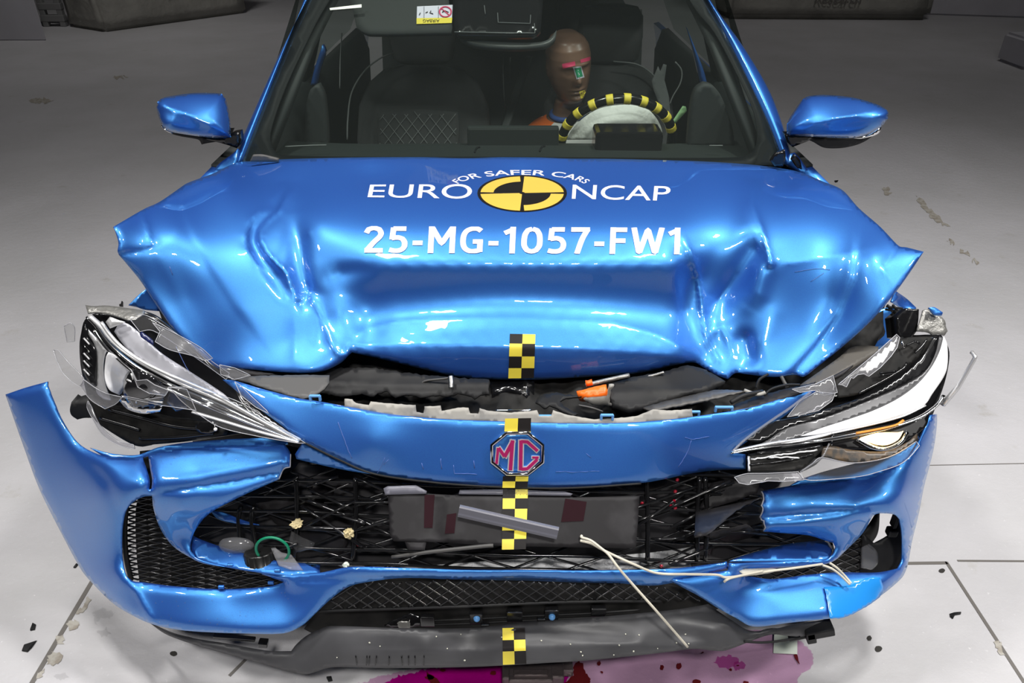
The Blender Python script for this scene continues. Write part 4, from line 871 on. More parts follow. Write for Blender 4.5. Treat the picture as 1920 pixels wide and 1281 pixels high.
# ---------------------------------------------------------------- lower grille, undertray and front lip
UF = Field([(600, 1090, -.10), (970, 1095, -.12), (1330, 1090, -.10), (600, 1180, -.13), (970, 1165, -.14), (1330, 1140, -.12)])
und = patch('undertray', [(570, 1180), (600, 1140), (655, 1088), (800, 1082), (980, 1086), (1160, 1090), (1240, 1094), (1300, 1110), (1350, 1140), (1300, 1160), (1100, 1176), (880, 1190), (600, 1192)], UF, 'dark_plastic', CAR, step=14, th=.006)
LGF = Field([(600, 1090, -.125), (970, 1092, -.15), (1330, 1090, -.125), (600, 1145, -.145), (970, 1138, -.165), (1330, 1130, -.14)])
LG = [(655, 1098), (700, 1090), (860, 1087), (980, 1089), (1160, 1094), (1235, 1098), (1290, 1112), (1330, 1128), (1240, 1128), (1100, 1128), (980, 1132), (850, 1138), (700, 1143), (598, 1146), (625, 1120)]
lg = tubes('lower_grille', lattice_lines(LG, LGF, [(33, 15), (-33, 15)], .002), .0022, 'gloss_black', CAR, 4)
tube('lower_grille_edge', on_field(LGF, [(598, 1146), (700, 1143), (850, 1138), (980, 1132), (1100, 1128), (1240, 1127)], .003), .003, 'black', lg, 6)
rl = []
for y0 in (0, 8): rl.append(on_field(UF, [(760, 1166+y0), (880, 1161+y0), (980, 1156+y0), (1110, 1150+y0), (1200, 1144+y0)], .008))
tubes('undertray_rib', rl, .0025, 'black', und, 5)
bm = bmesh.new()
for x, y, w, h in ((802, 1163, .030, .03), (893, 1158, .028, .03), (965, 1154, .034, .032), (1034, 1150, .030, .03), (1122, 1146, .032, .026), (1015, 1161, .018, .014), (910, 1172, .018, .014)):
    bm = bmesh.new(); box_bm(bm, V(x, y, t=UF.t(x, y)[0]-.010), (w, .012, h), None, .002); bm_obj('clip_socket', bm, 'gloss_black', und)
for x, y in ((894, 1160), (1035, 1157)):
    bm = bmesh.new(); bmesh.ops.create_uvsphere(bm, u_segments=12, v_segments=8, radius=.0075); bmesh.ops.transform(bm, matrix=Matrix.Translation(V(x, y, t=UF.t(x, y)[0]-.019)), verts=bm.verts); bm_obj('push_clip', bm, 'clip_blue', und, True, 'pale blue push clip')
patch('torn_flap', [(720, 1174), (746, 1160), (768, 1152), (788, 1158), (790, 1172), (770, 1180)], UF, 'gloss_black', und, step=6, th=.004, off=.012, rough=1.0, curve=False)
patch('foil_scrap', [(745, 1168), (768, 1164), (770, 1180), (750, 1184)], UF, 'film', und, step=4, th=.002, off=.018, rough=1.0, curve=False)
LF = Field([(285, 1170, -.06), (330, 1190, -.12), (447, 1225, -.175), (560, 1260, -.205), (545, 1205, -.165), (620, 1168, -.15), (650, 1215, -.195), (650, 1250, -.205), (760, 1160, -.155), (880, 1182, -.16), (980, 1167, -.155), (970, 1215, -.20), (970, 1246, -.212), (1132, 1156, -.15), (1200, 1150, -.145), (1200, 1200, -.195), (1200, 1229, -.208),
            (1328, 1134, -.13), (1340, 1190, -.19), (1340, 1220, -.20), (1404, 1183, -.175), (1448, 1187, -.18), (1557, 1162, -.14), (1500, 1195, -.16), (1120, 1238, -.211), (800, 1250, -.21), (800, 1215, -.20)],
           [('v', -.005, 7, [(600, 1232, .4), (650, 1226), (800, 1224), (970, 1219), (1100, 1212), (1200, 1205, .5)]), ('v', -.005, 6, [(572, 1196), (562, 1220), (545, 1238)]), ('s', -.004, 8, [(990, 1184), (1060, 1190), (1130, 1196), (1200, 1206), (1270, 1212, .3)]), ('g', .008, 14, [(1270, 1190), (1320, 1196), (1350, 1200, .5)])], 1e-4)
LIP = [(280, 1168), (300, 1178), (330, 1190), (380, 1200), (420, 1206), (500, 1220), (546, 1221), (556, 1208), (575, 1192), (600, 1180), (620, 1174), (760, 1178), (880, 1178), (950, 1170), (981, 1166), (1048, 1162), (1132, 1156), (1199, 1150), (1260, 1144), (1300, 1138), (1328, 1133), (1367, 1160), (1404, 1182), (1440, 1181), (1500, 1170), (1556, 1160), (1560, 1177), (1535, 1190),
       (1505, 1194), (1480, 1193), (1448, 1190), (1417, 1199), (1392, 1209), (1367, 1218), (1355, 1221), (1334, 1220), (1300, 1217), (1250, 1223), (1199, 1229), (1098, 1239), (1031, 1243), (981, 1246), (880, 1251), (731, 1253), (647, 1251), (614, 1253), (590, 1261), (570, 1265), (530, 1256), (447, 1233), (380, 1214), (314, 1191)]
lip = patch('front_lip', LIP, LF, 'lip', CAR, step=8, th=.006, roll=.005, rollw=5, corner=40)
checker('checker_tape', [(942, 1178), (984, 1177), (987, 1245), (943, 1247)], [0, .33, .64, 1.0], LF, lip, .002, 0, label='yellow and black checker tape')
for x0, n_ in ((667, 1), (688, 1), (693, 1), (706, 1), (730, 1), (753, 1), (766, 1), (778, 1), (795, 1)): tube('wet_streak', on_field(LF, [(x0, 1230), (x0+RNG.uniform(-2, 2), 1248)], .001, 6), .0016, 'gloss_black', lip, 5, flat_=.3)
flake = mat('pale_paint_flake', (.6, .6, .5), .6)
bm = bmesh.new()
for _ in range(26):
    x, y = RNG.uniform(620, 1330), RNG.uniform(1186, 1240)
    if inside(np.array([(x, y)]), LIP)[0]: box_bm(bm, V(x, y, t=LF.t(x, y)[0]-.001), (RNG.uniform(.001, .003), .002, RNG.uniform(.001, .003)), Matrix.Rotation(RNG.uniform(0, 3), 3, 'Y').to_euler())
o = bm_obj('paint_flakes', bm, flake, lip); o['kind'] = 'stuff'
bm = bmesh.new()
for x, y, w, h, d in ((1535, 1181, .06, .022, .03), (1518, 1188, .02, .035, .03), (1500, 1194, .05, .008, .012)): box_bm(bm, V(x, y, y=-.15), (w, d, h), Matrix.Rotation(-.3, 3, 'Y').to_euler(), .003)
bm_obj('lip_bracket', bm, 'black', lip)
tube('lip_wire', pline([(1395, 1203, -.19), (1430, 1205, -.19), (1470, 1201, -.18), (1500, 1195, -.17)], n=14), .0028, 'black', lip, 6)
boxes('lip_stay', [(V(440, 1196, y=-.15), (.09, .01, .008), Matrix.Rotation(.13, 3, 'Y').to_euler()), (V(494, 1206, y=-.15), (.02, .016, .014), Matrix.Rotation(.13, 3, 'Y').to_euler())], 'gloss_black', lip)
# metal bracket that hangs below the lip
bm = bmesh.new()
for x, y, yy, w, d, h in ((995, 1258, -.14, .10, .06, .012), (995, 1266, -.15, .08, .02, .022), (958, 1258, -.13, .04, .06, .03), (1036, 1256, -.13, .05, .06, .03), (1062, 1250, -.11, .03, .04, .02)): box_bm(bm, V(x, y, y=yy), (w, d, h), None, .004)
bm_obj('tow_bracket', bm, mat('dull_steel', (.16, .13, .13), .45, .8, bump=(60, .4, .004)), CAR)

# scuffs on the nose panel and hood, water beads on the passenger side bumper
for q in ([(634, 792), (642, 815), (652, 840), (660, 860)], [(722, 858), (714, 876), (706, 890)], [(728, 862), (720, 872)], [(850, 872), (852, 888), (895, 889)], [(888, 864), (890, 878)], [(826, 860), (828, 880)], [(1042, 884), (1080, 885), (1124, 883)], [(1284, 820), (1300, 824), (1330, 818)], [(1296, 826), (1288, 850), (1272, 876)], [(1100, 850), (1108, 858)], [(790, 868), (794, 880)]):
    tube('scuff_mark', on_field(NF, q, .0004, 6)+RNG.normal(0, .0004, on_field(NF, q, .0004, 6).shape), .0008, 'scratch', nose, 4, flat_=.25)
for q, F_ in (([(330, 650), (350, 690), (362, 706)], HF), ([(318, 500), (324, 516)], HF), ([(1490, 510), (1530, 504), (1556, 506)], HF), ([(1520, 528), (1545, 512)], HF)):
    tube('scuff_mark', on_field(F_, q, .0006, 6), .0007, 'scratch', hood, 4, flat_=.25)
bm = bmesh.new()
for _ in range(150):
    x, y = (RNG.uniform(300, 530), RNG.uniform(855, 905)) if RNG.random() < .45 else (RNG.uniform(270, 560), RNG.uniform(1108, 1180))
    r_ = RNG.uniform(.0007, .0018); q = bmesh.ops.create_icosphere(bm, subdivisions=1, radius=r_); bmesh.ops.transform(bm, matrix=Matrix.Translation(V(x, y, t=BL.t(x, y)[0]-.0004)), verts=q['verts'])
o = bm_obj('water_beads', bm, 'clear', bl, True); o['kind'] = 'stuff'
# ================================================================== HEADLIGHTS
def fld3(*p): return Field(list(p))
# ---------------------------------------------------------------- passenger side unit, lens shattered
HL = Field([(150, 600, .17), (270, 590, .17), (420, 720, .12), (570, 830, .015), (165, 760, .11), (250, 830, .07), (415, 815, .035), (250, 690, .10), (330, 700, .09)], (), 1e-4)
hl = patch('headlight', [(159, 600), (180, 588), (240, 592), (268, 586), (300, 600), (395, 682), (440, 712), (455, 745), (568, 828), (470, 812), (415, 818), (350, 828), (285, 834), (254, 836), (201, 806), (175, 784), (165, 750), (152, 691), (149, 649), (152, 625)], Field([(x, y, w+.05) for x, y, w in ((150, 600, .17), (270, 590, .17), (420, 720, .12), (570, 830, .0), (165, 760, .11), (250, 830, .07), (415, 815, .035))]), 'gloss_black', CAR, step=9, th=.01, label='broken headlight housing on the passenger side')
def hp(name, ol, m, off, parent=hl, fld=None, **k):
    a = dict(step=6, th=.003); a.update(k)
    if name in ('lens_fragment', 'lower_lens', 'lens_tip', 'lens_rim'):
        q = smooth_line(list(ol)+[ol[0]], False, 5, 48 if a.get('curve', True) else .01); tube('lens_edge', (fld or HL).at(q[:, 0], q[:, 1], off+.001), .0007, 'edge', parent, 5)  # pale tube added along the break, painting its bright edge line
    return patch(name, ol, fld or HL, m, parent, off=off, **a)
hp('inner_panel', [(224, 604), (239, 607), (261, 624), (301, 661), (352, 694), (419, 738), (432, 752), (352, 718), (285, 691), (248, 664), (227, 641), (214, 622)], 'satin', .012)
hp('bezel', [(162, 615), (180, 634), (201, 656), (196, 667), (193, 691), (197, 723), (207, 751), (194, 748), (180, 733), (181, 690), (180, 657), (174, 640), (165, 627)], 'silver', .012)
hp('side_louvre', [(159, 607), (164, 620), (164, 634), (179, 657), (179, 725), (167, 721), (154, 691), (149, 649), (152, 631)], 'gloss_black', .016)
for y in (640, 654, 668, 682, 698): tube('louvre_fin', on_field(HL, [(157, y-6), (168, y+6)], .020, 4), .0022, 'chrome' if y == 654 else 'silver', hl, 4, flat_=.4)
hp('reflector_bowl', [(199, 671), (204, 662), (216, 668), (234, 686), (252, 695), (240, 705), (234, 715), (231, 733), (224, 741), (207, 731), (198, 708)], 'white_panel', .014, fld=Field([(199, 671, .10), (252, 695, .11), (207, 731, .085), (228, 705, .12), (240, 735, .12)]))
hp('projector_lens', [(236, 702), (251, 692), (275, 700), (300, 715), (316, 728), (312, 742), (302, 760), (275, 767), (248, 764), (236, 748), (231, 733)], mat('projector_glass', (.015, .015, .017), .05, .2, coat=1), .020, fld=Field([(236, 702, .09), (316, 728, .085), (270, 765, .07), (275, 730, .06)]))
for q, w in (([(238, 712), (262, 722), (300, 738)], .003), ([(246, 700), (254, 724), (256, 756)], .0025), ([(262, 742), (285, 752), (305, 755)], .003)): tube('lens_frame', on_field(HL, q, .036, 5), w*.8, 'silver', hl, 5)
hp('lamp_ring', [(228, 742), (244, 752), (275, 762), (304, 762), (300, 772), (270, 776), (240, 768), (224, 752)], 'chrome', .018)
strips = [([(164, 594), (180, 610), (196, 634), (217, 656), (251, 684), (293, 708), (352, 736), (419, 764), (480, 792), (560, 826)], .0045, 'chrome'), ([(168, 592), (190, 612), (205, 632), (226, 652), (258, 675), (300, 699), (356, 726), (419, 752), (490, 788), (562, 826)], .0055, 'silver'),
          ([(176, 618), (196, 648), (216, 668), (250, 697), (292, 718), (350, 745), (410, 770), (480, 798), (560, 828)], .004, 'chrome'), ([(190, 604), (212, 634), (240, 660), (282, 686), (340, 712), (400, 738), (440, 760), (500, 794), (560, 826)], .0035, 'silver'), ([(330, 736), (380, 758), (430, 778), (500, 806), (560, 829)], .0035, 'chrome'), ([(360, 772), (420, 790), (480, 808), (560, 829)], .004, 'silver')]
for k, (q, r, m) in enumerate(strips): tube('light_strip', on_field(HL, q, .018+.002*k, 6), r, m, hl, 8, flat_=.6)
hp('light_strip', [(170, 600), (186, 606), (222, 646), (258, 676), (320, 706), (400, 742), (480, 784), (564, 827), (470, 800), (380, 764), (300, 724), (240, 690), (200, 652)], 'gloss_black', .010)
hp('lens_tip', [(318, 726), (360, 728), (444, 752), (520, 798), (573, 831), (558, 831), (477, 817), (415, 802), (377, 780), (340, 752)], 'clear', .030, step=7)
hp('amber_reflector', [(318, 734), (345, 742), (352, 765), (330, 772), (312, 755)], mat('dark_blue_reflector', (.01, .02, .06), .1, coat=1), .014)
LM = Field([(165, 750, .13), (250, 770, .10), (400, 795, .05), (250, 835, .06), (415, 815, .035)])
md = hp('lamp_module', [(165, 747), (201, 760), (251, 769), (318, 784), (352, 787), (402, 794), (420, 807), (415, 817), (340, 826), (285, 833), (268, 838), (254, 834), (201, 806), (179, 784)], 'dark_plastic', 0, fld=LM, th=.02)
for q in ([(205, 768), (260, 782), (330, 800), (400, 806)], [(188, 784), (230, 796), (262, 806)], [(262, 822), (330, 820), (400, 812)]): tube('module_rib', on_field(LM, q, .004, 6), .004, 'gloss_black', md and hl, 6)
hp('module_gear', ell(386, 801, 20, 13), 'gloss_black', .012, fld=LM, th=.014)
bm = bmesh.new(); bmesh.ops.create_uvsphere(bm, u_segments=10, v_segments=6, radius=.004); bmesh.ops.transform(bm, matrix=Matrix.Translation(V(404, 805, t=LM.t(404, 805)[0]-.02)), verts=bm.verts); bm_obj('pin_head', bm, 'white_panel', hl, True)
hp('mount_arm', [(134, 754), (140, 758), (150, 755), (164, 754), (175, 768), (172, 784), (158, 784), (145, 787), (134, 779), (131, 768)], 'rubber', 0, fld=flat(.14), th=.03)
# clear plastic fragments
hp('lens_rim', [(165, 752), (172, 764), (180, 784), (194, 806), (220, 826), (250, 834), (252, 842), (225, 836), (194, 818), (176, 790), (163, 764)], 'shard', .020, fld=LM)
hp('lens_fragment', [(100, 656), (110, 657), (125, 676), (157, 709), (158, 722), (150, 726), (134, 716), (117, 699), (106, 676)], 'clear', 0, fld=fld3((100, 656, .17), (157, 709, .12), (117, 699, .14)), curve=False, th=.002)
hp('lens_fragment', [(150, 724), (157, 712), (181, 729), (200, 738), (228, 745), (218, 757), (197, 767), (170, 750)], 'shard', .03, th=.003)
hp('lens_fragment', [(120, 612), (132, 605), (140, 615), (140, 640), (126, 642)], 'clear', 0, fld=flat(.2), th=.002)
hp('lens_fragment', [(286, 605), (318, 620), (375, 651), (399, 672), (385, 676), (360, 667), (318, 656), (291, 641), (300, 622)], 'shard', .036, th=.003)
hp('lens_fragment', [(244, 599), (268, 590), (300, 606), (345, 636), (395, 676), (430, 700), (424, 712), (380, 680), (330, 646), (286, 620), (262, 622)], 'clear', .028, th=.003)
hp('lens_fragment', [(246, 694), (256, 714), (275, 712), (290, 722), (316, 732), (310, 742), (280, 738), (258, 726)], 'shard', .045, curve=False, th=.003)
hp('lens_fragment', [(316, 726), (350, 730), (368, 770), (330, 764), (300, 760), (235, 746), (228, 742), (270, 750), (308, 744)], 'clear', .040, curve=False, th=.003)
hp('lens_fragment', [(412, 684), (440, 690), (470, 704), (440, 712), (414, 702)], 'shard', .03, curve=False, th=.003)
hp('lens_fragment', [(440, 716), (450, 722), (470, 742), (500, 770), (504, 776), (480, 764), (452, 742)], 'clear', .036, curve=False, th=.002)
hp('torn_fender_film', [(160, 572), (175, 574), (201, 573), (234, 577), (271, 582), (268, 589), (246, 600), (225, 594), (207, 589), (185, 585), (164, 586)], 'film', 0, fld=flat(.22, .16, 570, 600), th=.004)
hp('torn_fender_film', [(206, 594), (222, 600), (235, 604), (206, 616), (198, 604)], 'silver', .03, th=.002)
hp('lens_clip', [(262, 625), (266, 622), (286, 638), (287, 648), (264, 632)], mat('navy_clip', (.01, .015, .08), .3), .03, th=.002)
# ---------------------------------------------------------------- driver side unit, still lit
HR = Field([(1370, 848, .02), (1478, 800, .045), (1600, 750, .085), (1700, 690, .14), (1765, 630, .20), (1520, 815, .02), (1620, 790, .045), (1720, 750, .09), (1775, 690, .15), (1440, 835, .02)], (), 1e-4)
HB = Field([(1380, 860, .04), (1540, 850, .03), (1700, 830, .08), (1745, 770, .13), (1600, 790, .09), (1700, 640, .22)])
hr = patch('headlight', [(1372, 846), (1450, 789), (1501, 775), (1560, 742), (1613, 700), (1680, 636), (1727, 628), (1765, 628), (1780, 660), (1772, 715), (1748, 780), (1736, 808), (1699, 842), (1662, 858), (1605, 868), (1540, 860), (1500, 884), (1402, 890), (1400, 852)], HB, 'gloss_black', CAR, step=10, th=.012, label='lit headlight with cracked lens on the driver side')
def rp(name, ol, m, off, fld=None, **k): return hp(name, ol, m, off, hr, fld or HR, **k)
rp('white_guide', [(1500, 818), (1540, 803), (1593, 786), (1640, 769), (1685, 747), (1720, 721), (1745, 692), (1762, 660), (1770, 631), (1776, 646), (1777, 680), (1771, 704), (1750, 736), (1731, 761), (1685, 780), (1616, 798), (1536, 814)], 'white_panel', .020)
rp('smoked_band', [(1385, 843), (1415, 836), (1439, 826), (1478, 800), (1547, 780), (1616, 754), (1685, 725), (1731, 698), (1752, 665), (1761, 631), (1769, 634), (1760, 662), (1744, 694), (1720, 722), (1685, 748), (1593, 787), (1510, 815), (1440, 838)], mat('smoked_grey_panel', (.11, .11, .115), .3, .3), .018)
rp('black_band', [(1398, 826), (1424, 805), (1450, 790), (1501, 780), (1570, 761), (1639, 736), (1692, 704), (1730, 668), (1750, 632), (1761, 631), (1752, 668), (1731, 700), (1685, 727), (1616, 756), (1547, 782), (1478, 801), (1430, 826)], 'gloss_black', .020)
for q, r, m in (([(1370, 849), (1432, 838), (1547, 825), (1620, 812), (1662, 803), (1720, 784), (1754, 762), (1770, 742)], .004, 'chrome'), ([(1380, 845), (1440, 832), (1520, 820), (1616, 800), (1690, 781), (1735, 760)], .003, 'silver'), ([(1375, 846), (1440, 838), (1540, 818), (1560, 812)], .003, 'silver'), ([(1372, 848), (1400, 822), (1450, 786), (1480, 766), (1520, 735)], .003, 'shard')):
    tube('light_strip', on_field(HR, q, .030, 6), r, m, hr, 8, flat_=.6)
rp('lens_sliver', [(1762, 758), (1789, 726), (1812, 690), (1824, 670), (1818, 662), (1821, 657), (1829, 668), (1826, 676), (1795, 730), (1768, 762)], 'silver', 0, Field([(1762, 758, .08), (1824, 665, .08), (1800, 740, .05)]), curve=False, th=.005)
rp('lamp_reflector', [(1560, 812), (1640, 800), (1700, 788), (1742, 770), (1736, 800), (1700, 826), (1660, 840), (1600, 842), (1556, 838)], 'gloss_black', .012)
g_ = rp('lamp_bulb', [(1614, 821), (1640, 813), (1660, 811), (1685, 811), (1694, 808), (1684, 824), (1664, 834), (1640, 832)], 'lamp_glow', .022)
rp('bulb_rim', [(1610, 819), (1640, 836), (1664, 838), (1688, 826), (1700, 806), (1704, 812), (1692, 832), (1666, 844), (1636, 842), (1606, 826)], 'chrome', .020)
tube('amber_strip', on_field(HR, [(1606, 812), (1640, 806), (1680, 797), (1694, 788)], .034, 6), .0028, mat('amber_strip', (.6, .2, .02), .3, emit=((1, .45, .08), .25)), hr, 6, flat_=.6)
rp('lamp_shelf', [(1543, 838), (1560, 836), (1600, 844), (1660, 846), (1700, 830), (1720, 812), (1722, 826), (1690, 848), (1662, 860), (1605, 868), (1540, 858)], mat('dusty_lamp_floor', (.09, .06, .035), .35, noise=(90, (.02, .02, .02), .35, .65)), .020)
rp('lower_lens', [(1501, 884), (1522, 870), (1540, 858), (1593, 868), (1640, 864), (1680, 852), (1718, 828), (1724, 836), (1705, 858), (1685, 872), (1650, 884), (1616, 893), (1560, 899), (1520, 901), (1506, 898)], 'clear', .045)
tube('lens_edge', on_field(HR, [(1502, 885), (1522, 871), (1542, 857), (1555, 832)], .047, 5), .0018, 'shard', hr, 5)
tube('lens_edge', on_field(HR, [(1540, 858), (1593, 868), (1640, 864), (1680, 852), (1718, 828)], .047, 5), .0014, 'shard', hr, 5)
rp('broken_ballast', [(1402, 852), (1450, 843), (1540, 832), (1545, 840), (1530, 856), (1500, 880), (1405, 886)], 'dark_plastic', .020)
for q in ([(1408, 862), (1470, 852), (1532, 844)], [(1405, 872), (1470, 864), (1526, 852)], [(1420, 850), (1480, 846), (1540, 836)], [(1440, 858), (1500, 858)], [(1404, 856), (1404, 884)]): tube('ballast_rib', on_field(HR, q, .030, 6)+RNG.normal(0, .0006, on_field(HR, q, .030, 6).shape), .0028, 'silver' if RNG.random() < .3 else 'gloss_black', hr, 4, flat_=.6)
rp('lens_fragment', [(1377, 895), (1392, 890), (1402, 888), (1440, 888), (1497, 885), (1508, 900), (1470, 903), (1440, 902), (1402, 909), (1386, 906)], 'shard', .050, curve=False, th=.004, rough=.5)
rp('lens_fragment', [(1572, 721), (1590, 706), (1640, 664), (1681, 627), (1687, 633), (1682, 652), (1670, 669), (1650, 690), (1629, 706), (1620, 701), (1608, 703), (1600, 710), (1596, 708), (1587, 726), (1580, 722)], 'shard', .0, Field([(1572, 721, .07), (1684, 630, .17), (1629, 706, .09)]), curve=False, th=.004)
rp('lens_fragment', [(1476, 782), (1500, 752), (1530, 735), (1566, 738), (1560, 752), (1535, 770), (1500, 778)], 'shard', .026, curve=False, th=.003)
rp('lens_fragment', [(1485, 730), (1530, 720), (1562, 704), (1570, 736), (1545, 742), (1530, 732), (1500, 736)], 'shard', .020, curve=False, th=.003)
rp('inner_housing', [(1562, 716), (1600, 690), (1650, 660), (1690, 636), (1727, 631), (1755, 634), (1745, 655), (1700, 688), (1660, 714), (1613, 738), (1572, 746)], 'dark_plastic', .006)
for q in ([(1610, 738), (1660, 712), (1695, 690), (1700, 680)], [(1650, 700), (1680, 696)], [(1652, 704), (1682, 700)], [(1690, 640), (1696, 652)], [(1700, 648), (1716, 640), (1724, 644)], [(1716, 662), (1730, 648), (1738, 636)]): tube('housing_wire', on_field(HR, q, .020, 5), .0025, 'gloss_black' if q[0][0] != 1690 else 'chrome', hr, 5)
rp('torn_fender_film', [(1731, 582), (1744, 580), (1758, 590), (1770, 599), (1777, 621), (1772, 629), (1760, 626), (1751, 628), (1736, 622), (1719, 621), (1726, 602)], 'film', .0, flat(.24, .20, 580, 630), th=.005, rough=.5)
rp('fender_stub', [(1742, 577), (1752, 576), (1768, 586), (1766, 592), (1752, 590)], 'paint', .01, flat(.235, .20, 580, 630), th=.006)
rp('bracket_block', [(1680, 595), (1700, 578), (1723, 580), (1722, 600), (1719, 621), (1704, 640), (1684, 632)], 'gloss_black', .0, flat(.26, .22, 580, 640), th=.05, curve=False)
tubes('bracket_grid', [pline([(1662, 575, .34), (1692, 579, .34)]), pline([(1660, 580, .34), (1694, 586, .34)]), pline([(1664, 572, .34), (1676, 588, .34)]), pline([(1674, 572, .34), (1688, 590, .34)])], .003, 'black', hr, 4)
rp('air_duct', [(1500, 722), (1540, 694), (1576, 668), (1594, 652), (1621, 648), (1647, 650), (1644, 658), (1606, 682), (1562, 708), (1530, 722), (1500, 731)], mat('grey_brown_duct', (.075, .068, .058), .6), 0, Field([(1500, 725, .14), (1600, 650, .22), (1640, 655, .20), (1560, 710, .13)]), th=.02)
rp('duct_edge', [(1390, 760), (1480, 742), (1540, 716), (1600, 684), (1575, 704), (1530, 722), (1490, 740), (1420, 760)], 'dusty', .0, Field([(1390, 760, .08), (1600, 684, .15), (1490, 740, .09)]), th=.006)

# ================================================================== ENGINE BAY EDGE SEEN THROUGH THE GAP
EB = Field([(430, 640, .34), (980, 640, .34), (1520, 640, .34), (430, 800, .10), (980, 800, .08), (1520, 800, .12)], (), 0, lambda P: 0.012*np.sin(P[:, 0]*.05)*np.sin(P[:, 1]*.09+P[:, 0]*.011)+0.008*np.sin(P[:, 0]*.13+2))
patch('engine_block', [(290, 560), (500, 600), (980, 640), (1400, 610), (1660, 560), (1640, 650), (1560, 720), (1480, 780), (1380, 830), (980, 830), (560, 830), (420, 760), (330, 660)], EB, 'dark_plastic', CAR, step=14, th=.02)
def ep(name, ol, m, f, **k):
    a = dict(step=7, th=.004, curve=False, rough=.5); a.update(k); return patch(name, ol, f, m, CAR, **a)
RB = Field([(545, 705, .19), (640, 712, .17), (918, 712, .15), (640, 742, .13), (918, 744, .11)], [('v', -.006, 6, [(560, 716), (700, 722), (918, 724)])], 1e-4)
ep('radiator_support', [(545, 700), (640, 690), (700, 690), (800, 704), (918, 712), (917, 740), (900, 742), (890, 748), (878, 741), (860, 738), (840, 743), (818, 741), (800, 745), (779, 744), (770, 740), (756, 742), (740, 746), (724, 733), (700, 742), (673, 739), (640, 744), (600, 735), (560, 725)], 'black', RB, rough=1.0)
ep('fibre_sheet', [(439, 710), (470, 706), (504, 704), (560, 703), (618, 704), (617, 717), (608, 730), (585, 744), (568, 748), (511, 732), (461, 716)], 'grey_plastic', Field([(439, 710, .13), (618, 704, .14), (570, 747, .075)]))
ep('bumper_tabs', [(646, 748), (660, 749), (666, 756), (692, 760), (695, 753), (719, 756), (779, 760), (781, 773), (794, 775), (796, 762), (826, 761), (828, 771), (863, 764), (878, 765), (881, 775), (897, 776), (899, 766), (917, 771), (959, 774), (995, 771), (1007, 769), (1012, 780), (1034, 780), (1037, 769), (1060, 777), (1114, 787), (1156, 784), (1192, 781), (1225, 768), (1255, 770), (1297, 767), (1300, 784), (1240, 792), (1168, 797), (1017, 797), (937, 794), (836, 790), (735, 781), (646, 764)], 'raw_plastic', Field([(646, 750, .055), (980, 772, .03), (1300, 768, .055), (660, 765, .045), (980, 794, .018), (1290, 785, .042)]), rough=.3)
for (x, y, w, h) in ((591, 747, .022, .012), (1020, 784, .030, .010), (1138, 783, .026, .012), (1357, 768, .038, .012), (1290, 776, .05, .010)):
    bm = bmesh.new(); c = V(x, y, y=.03 if 900 < x < 1200 else .055)
    box_bm(bm, c+Vector((0, 0, h*.5)), (w, .006, .004), None, .001)
    for s in (-1, 1): box_bm(bm, c+Vector((s*w*.45, 0, 0)), (.005, .006, h), None, .001)
    bm_obj('snap_clip', bm, 'clip_blue', CAR)
ep('connector', [(1081, 734), (1100, 729), (1136, 721), (1140, 738), (1124, 741), (1101, 744), (1097, 741), (1084, 741)], 'orange', fld3((1081, 734, .115), (1136, 721, .12), (1101, 744, .10)), th=.03, label='bright orange high voltage connector')
ep('connector', [(1098, 719), (1110, 717), (1112, 722), (1100, 724)], 'orange', flat(.13), th=.01)
ep('connector_seat', [(1094, 748), (1110, 745), (1138, 744), (1142, 723), (1152, 722), (1146, 732), (1143, 756), (1168, 757), (1160, 762), (1110, 760)], 'raw_plastic', flat(.10), th=.006)
ep('air_box', [(1142, 724), (1150, 718), (1180, 708), (1240, 698), (1290, 684), (1320, 692), (1360, 714), (1330, 728), (1280, 740), (1240, 752), (1205, 764), (1180, 768), (1150, 758), (1143, 745)], 'black', Field([(1142, 724, .14), (1320, 692, .19), (1205, 764, .085), (1280, 740, .11)], [('v', -.005, 5, [(1142, 737), (1230, 734), (1330, 730)])]), th=.02)
ep('support_strip', [(1205, 765), (1250, 751), (1300, 740), (1339, 731), (1368, 731), (1395, 733), (1340, 746), (1301, 754), (1260, 762), (1225, 770)], 'grey_plastic', fld3((1205, 765, .075), (1368, 731, .11), (1260, 762, .06)))
ep('broken_bracket', [(1005, 754), (1012, 744), (1019, 739), (1049, 737), (1091, 744), (1060, 746), (1050, 752), (1057, 762), (1084, 776), (1076, 780), (1052, 770), (1040, 764), (1030, 760), (1020, 766), (1012, 758)], 'black', fld3((1005, 754, .08), (1091, 744, .09), (1057, 771, .05)), rough=.8)
ep('latch', [(918, 716), (1003, 712), (1000, 760), (995, 766), (925, 766)], 'gloss_black', Field([(918, 716, .20), (1003, 712, .20), (960, 765, .15)], [('v', -.02, 8, [(930, 735), (960, 728), (985, 742)]), ('v', .02, 7, [(940, 752), (975, 755)]), ('v', -.015, 6, [(985, 716), (988, 760)])]), th=.01)
